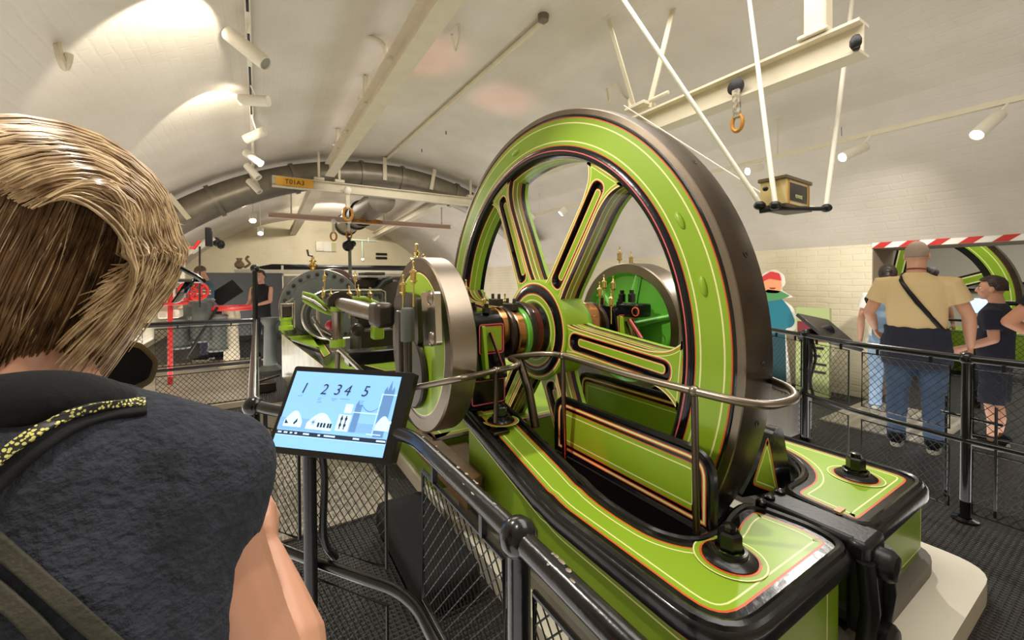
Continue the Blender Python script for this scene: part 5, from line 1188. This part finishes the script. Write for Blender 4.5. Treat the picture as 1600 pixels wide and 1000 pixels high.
    if hair in ('short', 'crop', 'back'):
        g_ = {'short': .018, 'crop': .003, 'back': .003}[hair]
        vs = []; fs = []; n1, n2 = 14, 28
        for i in range(n1+1):
            th = (pi*.5+.35)*i/n1
            for j in range(n2):
                ph = 2*pi*j/n2; lim = 1 - (.48 if sin(ph) > .3 else (.22 if sin(ph) > -.1 else 0)) ; t_ = th*lim
                gr = g_*(1+.25*sin(5*ph+2*i*.3))
                vs.append(Hd((.074+gr)*sin(t_)*cos(ph), -.005+(.094+gr)*sin(t_)*sin(ph), .02+(.10+gr)*cos(t_)))
        for i in range(n1):
            for j in range(n2): j2 = (j+1) % n2; fs.append((i*n2+j, (i+1)*n2+j, (i+1)*n2+j2, i*n2+j2))
        h.add(vs, fs); o = h.build('hair', hairm, root); so = o.modifiers.new('thick', 'SOLIDIFY'); so.thickness = .008; so.offset = -1
    elif hair == 'pony':
        h.sphere(Hd(0, -.02, .03), (.086*s, .098*s, .108*s), 18, 0, Rh); h.sphere(Hd(0, -.11, .05), (.045*s, .045*s, .04*s), 12, 0, Rh)
        h.tube([Hd(0, -.12, .05), Hd(0, -.15, 0), Hd(0, -.14, -.10), Hd(0, -.12, -.16)], [.025*s, .03*s, .026*s, .008*s], 10); h.build('hair', hairm, root)
    elif hair == 'cap':
        h.sphere(Hd(0, -.01, .045), (.085*s, .102*s, .085*s), 18, 0, Rh); h.tube([Hd(-.05, .08, .05), Hd(0, .15, .045), Hd(.05, .08, .05)], [.012*s, .012*s, .012*s], 8); h.build('hat', hairm, root)
    # shirt
    m = MB(); 
    m.tube([P(0, .0, .93), P(0, .0, 1.05), P(0, .005, 1.2), P(0, .005, 1.34), P(0, -.005, 1.42), P(0, -.01, 1.475), P(0, -.005, 1.50)],
           [(.115*s*w_, .17*s*w_), (.12*s*w_, .168*s*w_), (.122*s*w_, .175*s*w_), (.12*s*w_, .19*s*w_), (.10*s*w_, .19*s*w_), (.07*s*w_, .10*s*w_), (.062*s*w_, .062*s*w_)], 20) if False else None
    def ringtube(levels, n=24):
        vs = []; fs = []
        for (y, z, rx, ry) in levels:
            for j in range(n): a = 2*pi*j/n; vs.append(P(rx*w_*cos(a), y+ry*w_*sin(a), z))
        for i in range(len(levels)-1):
            for j in range(n): j2 = (j+1) % n; fs.append((i*n+j, i*n+j2, (i+1)*n+j2, (i+1)*n+j))
        fs.append(tuple(range(n-1, -1, -1))); fs.append(tuple((len(levels)-1)*n+j for j in range(n))); return vs, fs
    m.add(*ringtube([(0, .93, .172, .122), (0, 1.05, .165, .120), (0, 1.18, .172, .120), (.0, 1.32, .188, .122), (-.003, 1.40, .192, .11), (-.008, 1.445, .15, .085), (-.01, 1.485, .075, .066), (-.008, 1.50, .064, .060)]))
    for (el, wr), q in zip(arms, (1, -1)):
        sh = (q*.175*w_, -.005, 1.405); e2 = [sh[i]*(1-sleeve)+el[i]*sleeve for i in range(3)]
        if not bare: m.tube([P(q*.12*w_, -.005, 1.40), P(*sh), P(*e2)], [.070*s, .072*s*w_, .068*s*w_], 14)
        if sleeve >= 1: m.tube([P(*el), P(*wr)], [.058*s, .042*s], 12); m.sphere(P(*el), .06*s, 12)
    o = remesh(m.build('shirt', shirt, root), .010*s); wrinkle(o, .09, .012, 'shirt_folds')
    # trousers
    m = MB(); zz = .50 if shorts else .07
    m.add(*ringtube([(0, .84, .165, .12), (0, .90, .172, .125), (0, .97, .165, .118), (0, 1.0, .155, .112)]))
    for q in (-1, 1):
        L = [P(q*.085*w_, 0, .86), P(q*.092*w_, .0, .66)]; R_ = [.098*s*w_, .088*s*w_]
        if shorts: L += [P(q*.10*w_, .005, .47)]; R_ += [.092*s*w_]
        else: L += [P(q*.097*w_, .01, .48), P(q*.10*w_, -.01, .28), P(q*.10*w_, -.005, .05)]; R_ += [.068*s*w_, .062*s*w_, .058*s]
        m.tube(L, R_, 16)
    o = remesh(m.build('shorts' if shorts else 'trousers', trous, root), .011*s); wrinkle(o, .07, .014, 'trouser_folds')
    for q in (-1, 1):
        m = MB(); x = q*.10*w_
        m.add([P(x+dx, y, z) for z, k_ in ((.0, 1), (.03, 1.0)) for dx, y in [(.045*cos(a)*k_, .05+.14*sin(a)*k_) for a in [2*pi*j/20 for j in range(20)]]], [tuple(range(19, -1, -1)), tuple(range(20, 40))]+[(j, (j+1) % 20, 20+(j+1) % 20, 20+j) for j in range(20)], 1)
        m.tube([P(x, -.07, .055), P(x, .0, .06), P(x, .09, .048), P(x, .17, .035)], [(.035*s, .036*s), (.042*s, .04*s), (.03*s, .042*s), (.018*s, .03*s)], 14)
        m.sphere(P(x, -.05, .08), (.04*s, .05*s, .045*s), 12)
        m.build('shoe', [shoes or BLKCL, SOLE], root)
    if jacket:   # jacket knotted round the waist hanging down over the hips
        m = MB(); m.add(*ringtube([(0, .70, .19, .13), (-.01, .80, .20, .15), (0, .92, .195, .148), (0, 1.0, .182, .135), (0, 1.04, .175, .128)])); 
        m.tube([P(.1, .14, .98), P(.06, .17, .85), P(.08, .16, .7)], [.04, .045, .04], 10); m.tube([P(-.1, .14, .98), P(-.04, .17, .86), P(-.06, .16, .72)], [.04, .045, .04], 10)
        o = remesh(m.build('tied_jacket', jacket, root), .011); wrinkle(o, .08, .03, 'jacket_folds')
    if strap:
        m = MB(); pts = spline([P(-.10*w_, .10, 1.42), P(-.09*w_, 0, 1.50), P(-.07*w_, -.12, 1.42), P(.02, -.155, 1.25), P(.13*w_, -.13, 1.08), P(.19*w_, -.02, .98)], 6)
        vs = []; 
        for i, p in enumerate(pts):
            t_ = (pts[min(i+1, len(pts)-1)]-pts[max(i-1, 0)]).normalized(); o_ = (p-P(0, 0, 1.25)); o_.z = 0; sd = t_.cross(o_.normalized()).normalized(); vs += [p+sd*.017, p-sd*.017]
        m.add(vs, [(2*i, 2*i+1, 2*i+3, 2*i+2) for i in range(len(pts)-1)]); o = m.build('bag_strap', BLACK, root)
        sw = o.modifiers.new('wrap', 'SHRINKWRAP'); sw.target = [c for c in root.children if c.name.startswith('shirt')][-1]; sw.offset = .006; so = o.modifiers.new('thick', 'SOLIDIFY'); so.thickness = .004; so.offset = 1
    return root, P, Hd
QA = at(1420, 700, z=0)
man, Pm, Hm = person('person', 'tall man in tan T-shirt seen from behind, dark jacket round his waist, jeans', (4.82, 1.15, 0), radians(80), 1.78, SKIN, TAN, JEANS, HAIRG, 'back',
    arms=[((.30, .02, 1.15), (.31, .12, .90)), ((-.30, .0, 1.15), (-.28, .16, 1.0))], width=1.12, jacket=DNAVY, strap=True, sleeve=.6)
m = MB(); m.tube([Pm(.06*cos(a), -.005+.062*sin(a), 1.525-.01*sin(a)) for a in [2*pi*k/24 for k in range(24)]], .005, 6, closed=True); m.build('neck_cord', mat('dark red cord', (120, 40, 36), .6), man)
wm, Pw, Hw = person('person', 'woman in light jeans and white top with a blue backpack, mostly hidden by the man', (5.66, 1.57, 0), radians(75), 1.60, SKIN, WHITEC, LJEANS, HAIRD, 'pony', width=.95, shoes=WHITEC)
bp = thing('backpack', 'blue-grey backpack on the back of the woman in light jeans', 'backpack', Pw(0, -.2, 1.15))
m = MB(); 
for z_, rx, ry in ((1.0, .13, .09), (1.15, .15, .11), (1.3, .12, .08)): m.sphere(Pw(-.03, -.20, z_), (rx, ry, .13), 14)
remesh(m.build('bag_body', BLUEB, bp), .012)
for q in (-1, 1): m = MB(); m.tube(spline([Pw(q*.09-.02, -.13, 1.36), Pw(q*.1-.02, -.02, 1.46), Pw(q*.11, .12, 1.3), Pw(q*.12, .05, 1.08)], 5), .016, 8); m.build('strap', BLACK, bp)
m = MB(); m.tube(spline([Pw(-.14, -.16, 1.32), Pw(-.16, -.26, 1.38), Pw(-.1, -.26, 1.22)], 5), .03, 8); m.build('dark_flap', BLKCL, bp)
boy, Pb, Hb = person('person', 'dark-haired boy in navy T-shirt and dark shorts seen in profile', (5.42, .79, 0), radians(2), 1.47, SKIN, DNAVY, DNAVY, HAIRD, 'short',
    arms=[((.22, -.02, 1.12), (.10, .22, 1.0)), ((-.22, -.03, 1.14), (-.14, .22, 1.0))], width=1.08, shorts=True, sleeve=.65, look=radians(-12))
R3 = Matrix((V(0, -1, 0), V(0, 0, 1), V(-1, 0, 0))).transposed(); p = Pb(-.16, .10, 1.26)
text('us', .045, R3, p+V(-.035, 0, 0), 'shirt_print', WHITEC, boy, extrude=.002)
er = at(1668, 700, z=0)
person('person', 'person cut off at the right edge with a bare bent forearm', at(1712, 765, z=0), radians(88), 1.72, SKIN2, BLKCL, DNAVY, HAIRD, 'short', arms=[((.27, -.06, 1.12), (.22, .2, 1.08)), ((-.40, -.04, 1.16), (-.20, .22, 1.0))], width=1.15)
person('person', 'dark-haired person in a teal top in the room beyond the opening', (8.6, 1.9, 0), radians(100), 1.62, SKIN, TEALC, DNAVY, HAIRD, 'short')
pd = at(322, 500, y=9.4)
person('person', 'distant person in denim shirt and brown cap leaning over a desk at the far left', (pd.x, 9.4, 0), radians(-70), 1.74, SKIN, mat('dull denim shirt', (62, 92, 112), .9), DNAVY, mat('brown cap', (92, 74, 56), .8), 'cap', arms=[((.2, .15, 1.15), (.1, .38, 1.0)), ((-.2, .15, 1.15), (-.1, .38, 1.0))], nod=.8)
pd = at(409, 500, y=9.0)
person('person', 'distant bare-shouldered person in dark clothes behind the tall black post', (pd.x, 9.0, 0), radians(-150), 1.66, SKIN, BLKCL, BLKCL, HAIRD, 'short', arms=[((.2, .05, 1.15), (.1, .3, 1.1)), ((-.2, .05, 1.15), (-.1, .3, 1.1))], bare=True)
t = thing('display_desk', 'dark slanted display stand next to the distant leaning person', 'desk', at(360, 520, y=9.8))
q = at(352, 462, y=9.8); m = MB(); m.box(V(q.x, 9.8, .45), (.4, .3, .9)); m.build('stand', BLKCL, t, bevel=.02)
m = MB(); m.beam(at(335, 470, y=9.75), at(372, 446, y=9.75), .3, .06, 0, up=(0, 1, 0)); m.build('screen', BLACK, t)
# ------------------------------------------------------------------ foreground woman
wo = thing('person', 'blonde woman in navy fleece close at left, looking down at the touchscreen', 'person', (-.30, .60, 0))
HC = at(60, 405, d=.50)
gf = (_F*1.0+_R*.42-V(0, 0, .42)).normalized(); rs_ = gf.cross(V(0, 0, 1)).normalized(); us_ = rs_.cross(gf)
RH = Matrix((rs_, gf, us_)).transposed()
def W(x, y, z): return HC+rs_*x+gf*y+us_*z
b = MB()
b.sphere(W(0, 0, .01), (.074, .095, .105), 24, 0, RH); b.sphere(W(0, .035, -.06), (.058, .062, .072), 18, 0, RH); b.sphere(W(0, .064, -.112), (.028, .026, .024), 12, 0, RH)
b.sphere(W(.045, .03, -.06), (.026, .05, .045), 12, 0, RH)
b.tube([W(0, .09, .02), W(0, .108, -.012), W(0, .122, -.036), W(0, .094, -.045)], [.008, .011, .015, .012], 10)
b.sphere(W(0, .092, -.068), (.024, .012, .008), 10, 0, RH); b.sphere(W(0, .09, -.083), (.021, .012, .009), 10, 0, RH)
ear = W(.079, -.01, -.03); b.sphere(ear, (.008, .019, .033), 12, 0, RH); b.tube([ear+rs_*.006+gf*(.018*cos(a))+us_*(.030*sin(a)) for a in [2*pi*k/16 for k in range(16)]], .0045, 6, closed=True)
nb = at(55, 640, d=.45); b.tube([nb-V(0, 0, .08), nb, (nb+W(0, -.02, -.06))/2, W(0, -.015, -.05)], [.075, .062, .056, .055], 16)
S_ = at(285, 750, d=.475); E_ = at(452, 1190, d=.47); Wr = at(418, 842, d=.60)
limb(b, [S_, (S_+E_)/2+V(0, 0, -.02), E_], [.06, .055, .05])
mid = at(436, 1010, d=.535); limb(b, [E_, mid, at(428, 925, d=.57), at(416, 862, d=.60)], [.052, .056, .036, .022])
hd_ = (at(424, 760, d=.66)-Wr).normalized(); hand(b, at(416, 862, d=.60), hd_, -_R, 1, .80, curl=.5)
ear2 = 0
wbody = remesh(b.build('body', SKIN, wo), .0042, 2)
# eyes
for q in (-1, 1):
    m = MB(); m.sphere(W(q*.032, .084, -.004), (.014, .008, .008), 10, 0, RH); m.sphere(W(q*.032, .091, -.006), (.006, .004, .006), 8, 1, RH); m.build('eye', [WHITEC, BLACK], wo)
# fleece top
f = MB()
ch_ = at(-95, 960, d=.47)
f.tube([at(-330, 820, d=.50), at(-120, 700, d=.46), at(60, 690, d=.45), at(210, 715, d=.465), at(300, 745, d=.48), at(335, 770, d=.49)], [.07, .075, .075, .072, .078, .070], 18)
f.sphere(at(300, 748, d=.485), (.092, .085, .080), 18); f.sphere(at(330, 752, d=.50), (.066, .07, .062), 16); f.sphere(at(368, 712, d=.51), (.042, .05, .050), 14); f.sphere(at(300, 700, d=.50), (.05, .06, .050), 14)
f.tube([at(292, 750, d=.485), at(262, 880, d=.46), at(222, 1010, d=.43), at(205, 1090, d=.42)], [.092, .088, .092, .090], 20)
for (px, py, d_, rx, rz) in ((30, 830, .42, .15, .16), (90, 1000, .40, .12, .16), (-80, 950, .44, .22, .22), (150, 850, .44, .10, .12)):
    f.sphere(at(px, py, d=d_), (rx, .11, rz), 18, 0, Matrix.Rotation(-YAW, 3, 'Z'))
f.tube([at(-60, 960, d=.46)+V(0, 0, -.05), at(-60, 960, d=.46)+V(-.02, 0, -.45)], [(.14, .24), (.13, .21)], 20)
fl = remesh(f.build('fleece_top', NAVY, wo), .006, 10); wrinkle(fl, .06, .010, 'fleece_folds')
# sleeve hem
# collar
m = MB(); m.tube(spline([at(-90, 600, d=.38), at(40, 585, d=.385), at(135, 590, d=.42), at(190, 618, d=.47), at(150, 640, d=.52)], 6), [.032]*24+[.025], 12) if False else None
cp = spline([at(-140, 640, d=.40), at(-20, 610, d=.385), at(80, 600, d=.40), at(150, 612, d=.44), at(185, 628, d=.49), at(140, 620, d=.54)], 5)
m.tube([p-V(0, 0, .018) for p in cp], [.032 for i in range(len(cp))], 14); collar = remesh(m.build('collar', mat('black collar cloth', (14, 15, 20), .95, bump=.3, bscale=60), wo), .006, 4)
# trousers and legs, mostly below the frame
m = MB(); hb = at(-60, 960, d=.46); hb.z = 0
for q in (-1, 1): m.tube([hb+rs_*q*.09+V(0, 0, .80), hb+rs_*q*.10+V(0, 0, .45), hb+rs_*q*.10+V(0, 0, .06)], [.10, .075, .055], 16)
m.tube([hb+V(0, 0, .98), hb+V(0, 0, .78)], [(.12, .19), (.12, .18)], 20); m.build('trousers', DNAVY, wo)
for q in (-1, 1): m = MB(); p = hb+rs_*q*.10; g0 = V(gf.x, gf.y, 0).normalized(); m.tube([p-g0*.06+V(0, 0, .045), p+g0*.05+V(0, 0, .05), p+g0*.16+V(0, 0, .03)], [.045, .042, .025], 12); m.build('shoe', BLKCL, wo)
# hair
hs = MB(); hs.sphere(W(0, -.012, .022), (.088, .108, .112), 26, 0, RH); hs.sphere(W(.0, -.03, -.05), (.088, .085, .10), 20, 0, RH)
hs.build('under_hair', HAIRU, wo)
random.seed(11)
def strandset(n, fn, name, m_, r):
    mb = MB()
    for k in range(n):
        pts = fn(k/n); rr = r*random.uniform(.6, 1.3)
        mb.tube(pts, [rr*.7]+[rr]*(len(pts)-2)+[rr*.3], 3, cap=False)
    return mb.build(name, m_, wo)
def ell(th, ph, gx=.098, gy=.116, gz=.122):
    return (gx*sin(th)*cos(ph), -.012+gy*sin(th)*sin(ph), .022+gz*cos(th))
def side(t0):
    # side curtain: from the parting down over the side, hanging straight to the jaw
    ph = random.uniform(-2.2, 1.15); lift = random.uniform(-.004, .010); n = 16; out = []; sw = random.uniform(.0, .35); ln = random.uniform(.10, .16)+(.05 if ph < .3 else 0)
    if ph > .6: ln *= random.uniform(.5, .9)
    wv = random.uniform(-.006, .006)
    for i in range(n):
        t = i/(n-1)
        if t < .55:
            th = .12+1.45*(t/.55); p_ = ph+sw*(1-t/.55)*-.8; x, y, z = ell(th, p_, .094+lift, .112+lift, .118+lift)
        else:
            u = (t-.55)/.45; x, y, z = ell(1.57, ph, .094+lift, .112+lift, .118+lift); z -= ln*u; x *= 1-.10*u*u; y = y*(1-.06*u*u)+wv*sin(u*5)+.012*u
        out.append(W(x, y, z))
    return out
CL = [(random.uniform(-.06, .115), random.uniform(-.9, .9), random.uniform(0, 6.3), random.uniform(.02, .18), random.uniform(.0, .016)) for _ in range(60)]
def swoop(t0):
    # top layer in loose locks sweeping forward over the crown and falling beyond the brow
    cx0, cy0, ph0, dr, lf = random.choice(CL); x0 = cx0+random.gauss(0, .006); n = 18; out = []; lift = lf+random.uniform(.0, .006); drop = dr*random.uniform(.6, 1.2)
    amp = .005+.004*random.random(); sag = max(0, x0-.03)*random.uniform(.3, .9)
    for i in range(n):
        t = i/(n-1); wv = amp*sin(ph0+t*7+cy0)
        k = sqrt(max(.03, 1-(min(x0, .106)/.112)**2))
        if t < .6:
            a = -1.3+2.45*(t/.6); xx = x0*(1+.10*sin(t*5)); y = -.012+(.116+lift)*sin(a)*k; z = .022+(.118+lift)*cos(a)*(k*.75+.25)
        else:
            u = (t-.6)/.4; a = 1.15; xx = x0*(1+.10*sin(3)); y = -.012+(.116+lift)*sin(a)*k+.014*sin(u*3+ph0*.2); z = .022+(.118+lift)*cos(a)*(k*.75+.25)-drop*u; xx += .014*u+.012*sin(u*4+ph0)*u
        out.append(W(xx+.012*sin(t*pi)+wv*.6, y+wv*.5, z+wv-sag*sin(t*pi)*.5))
    return out
def fly(t0):
    x, y, z = ell(random.uniform(.2, 1.5), random.uniform(.2, 1.5), .105, .122, .128); d = V(random.uniform(-.01, .02), random.uniform(.0, .03), random.uniform(-.05, .01)); n = 8
    c = random.uniform(-.008, .008); return [W(x+d.x*i/n+c*sin(i*.4), y+d.y*i/n, z+d.z*i/n) for i in range(n+1)]
strandset(1500, side, 'side_hair', mat('shaded light brown hair', (128, 98, 66), .36, var=.6, vscale=40, col2=(66, 46, 32)), .0011)  # brown lower layers, partly own colour and partly painted shade
strandset(420, side, 'side_highlights', HAIRB, .0008)
strandset(1300, swoop, 'top_hair', HAIRB, .0010)
strandset(90, fly, 'loose_hair', mat('pale stray hair', (214, 188, 140), .35), .0005)
# glasses
gl = thing('sunglasses', 'dark wraparound glasses worn by the blonde woman', 'glasses', W(0, .1, .01))
_W = W
def W(x, y, z): return _W(x, y+.012, z+.022)
m = MB()
for q in (-1, 1):
    m.tube(spline([W(q*.075, -.02, .015), W(q*.085, .06, .012), W(q*.082, .112, .008), W(q*.068, .135, .006)], 5), .0032, 6)
m.tube(spline([W(-.068, .135, .008), W(0, .140, .010), W(.068, .135, .008)], 6), .0035, 6); m.build('frame', BLACKG, gl)
for q in (-1, 1):
    m = MB(); vs = []; 
    for i in range(9):
        u = i/8; xx = q*(.012+.062*u); yy = .141-.022*u*u; vs += [W(xx, yy, .009), W(xx, yy-.006, -.028+.012*u*u)]
    m.add(vs, [(2*i, 2*i+1, 2*i+3, 2*i+2) for i in range(8)]); o = m.build('lens', GLASSD, gl); so = o.modifiers.new('t', 'SOLIDIFY'); so.thickness = .002
# black pouch with tan trim below her chin
pch = thing('pouch', 'black pouch with a tan edge held below the blonde woman\'s chin', 'pouch', at(200, 570, d=.62))
pl_ = roundpoly([(138, 560), (180, 530), (222, 535), (250, 563), (240, 598), (205, 614), (160, 612)], 12, 5)
def pm(u, v, h): return at(u, v, d=.62+h)
def pgon(mb, pts, h0, h1, mi=0):
    if area2(pts) < 0: pts = pts[::-1]
    mb.prism(pts, pm, h0, h1, mi)
m = MB(); pgon(m, pl_, .0, .05); m.build('tan_edge', mat('tan binding', (176, 156, 118), .7), pch, bevel=.003)
m = MB(); q = pl_ if area2(pl_) > 0 else pl_[::-1]; pgon(m, inset(q, 9), -.012, .0); m.build('black_panel', BLKCL, pch, bevel=.003)
# rucksack straps over the shoulder
rk = thing('rucksack', 'dark rucksack whose yellow reflective strap crosses the blonde woman\'s shoulder', 'rucksack', at(-40, 900, d=.3))
from mathutils.bvhtree import BVHTree
bpy.context.view_layer.update(); dg_ = bpy.context.evaluated_depsgraph_get()
BV = [(BVHTree.FromObject(o_, dg_), o_.matrix_world.copy()) for o_ in (fl, collar)]
def onshirt(p, lift):
    """nearest cloth surface met on the way to p, lifted off it"""
    d = (p-CAM).normalized(); best = None
    for bv, mw in BV:
        inv = mw.inverted(); h = bv.ray_cast(inv @ CAM, d)
        if h[0] is not None and (best is None or h[3] < best[3]): best = (mw @ h[0], h[1], 0, h[3])
    if best is None: return p
    return best[0]-d*lift
def ribbon(px, wd, name, m_, off, parent=rk):
    """px: path over the cloth; wd: (start, end) widths"""
    P2 = spline([V(x, y, 0) for x, y in px], 10); n = len(P2); vs = []; K = 6
    for i, p in enumerate(P2):
        t_ = (P2[min(i+1, n-1)]-P2[max(i-1, 0)]).normalized(); sd = V(-t_.y, t_.x, 0); w_ = wd[0]+(wd[1]-wd[0])*i/(n-1)
        for k in range(K): q = p+sd*w_*(k/(K-1)-.5); vs.append(onshirt(at(q.x, q.y, d=.4), off))
    mb = MB(); mb.add(vs, [(K*i+k, K*i+k+1, K*(i+1)+k+1, K*(i+1)+k) for i in range(n-1) for k in range(K-1)]); o = mb.build(name, m_, parent)
    sm = o.modifiers.new('even', 'SMOOTH'); sm.iterations = 6
    so = o.modifiers.new('thick', 'SOLIDIFY'); so.thickness = .005; so.offset = 0
    return o
dm = mat('reflective yellow weave', (226, 222, 130), .4); nt = dm.node_tree; bs = nt.nodes['Principled BSDF']
bk_ = nt.nodes.new('ShaderNodeTexVoronoi'); bk_.inputs['Scale'].default_value = 300; tcx = nt.nodes.new('ShaderNodeTexCoord'); nt.links.new(tcx.outputs['Object'], bk_.inputs['Vector'])
mr = nt.nodes.new('ShaderNodeMath'); mr.operation = 'LESS_THAN'; mr.inputs[1].default_value = .42; nt.links.new(bk_.outputs['Distance'], mr.inputs[0])
mxx = nt.nodes.new('ShaderNodeMix'); mxx.data_type = 'RGBA'; mxx.inputs[6].default_value = (.02, .02, .02, 1); mxx.inputs[7].default_value = (*lin((226, 222, 130)), 1); nt.links.new(mr.outputs[0], mxx.inputs[0]); nt.links.new(mxx.outputs[2], bs.inputs['Base Color'])
ribbon([(-60, 800), (0, 735), (60, 688), (120, 654), (170, 640), (232, 634)], (62, 26), 'strap_padding_and_shadow', BLKCL, .006)  # padding border; its lower edge doubles as the strap's black shadow
ribbon([(-60, 775), (0, 716), (60, 673), (110, 648), (160, 634), (230, 628)], (24, 12), 'reflective_band', dm, .011)
WEB = mat('dark olive webbing', (62, 60, 50), .85, bump=.3, bscale=200)
ribbon([(-40, 820), (30, 880), (110, 950), (200, 1030)], (42, 44), 'webbing', WEB, .006)
ribbon([(-60, 885), (0, 930), (60, 985), (120, 1050)], (44, 46), 'webbing', WEB, .006)
m = MB(); q = at(-640, 1250, d=.30); m.sphere(q, (.12, .10, .20), 16, 0, Matrix.Rotation(-YAW, 3, 'Z')); remesh(m.build('bag_body', BLKCL, rk), .01)
m = MB(); m.tube(spline([at(432, 862, d=.66), at(448, 895, d=.65), at(462, 935, d=.64), at(462, 1010, d=.64)], 5), [(.006, .013)]*16, 8); single(m, 'bag_strap', mat('grey green webbing', (132, 136, 116), .8, bump=.5, bscale=200), 'grey-green webbing strap hanging behind the blonde woman\'s forearm', 'strap')
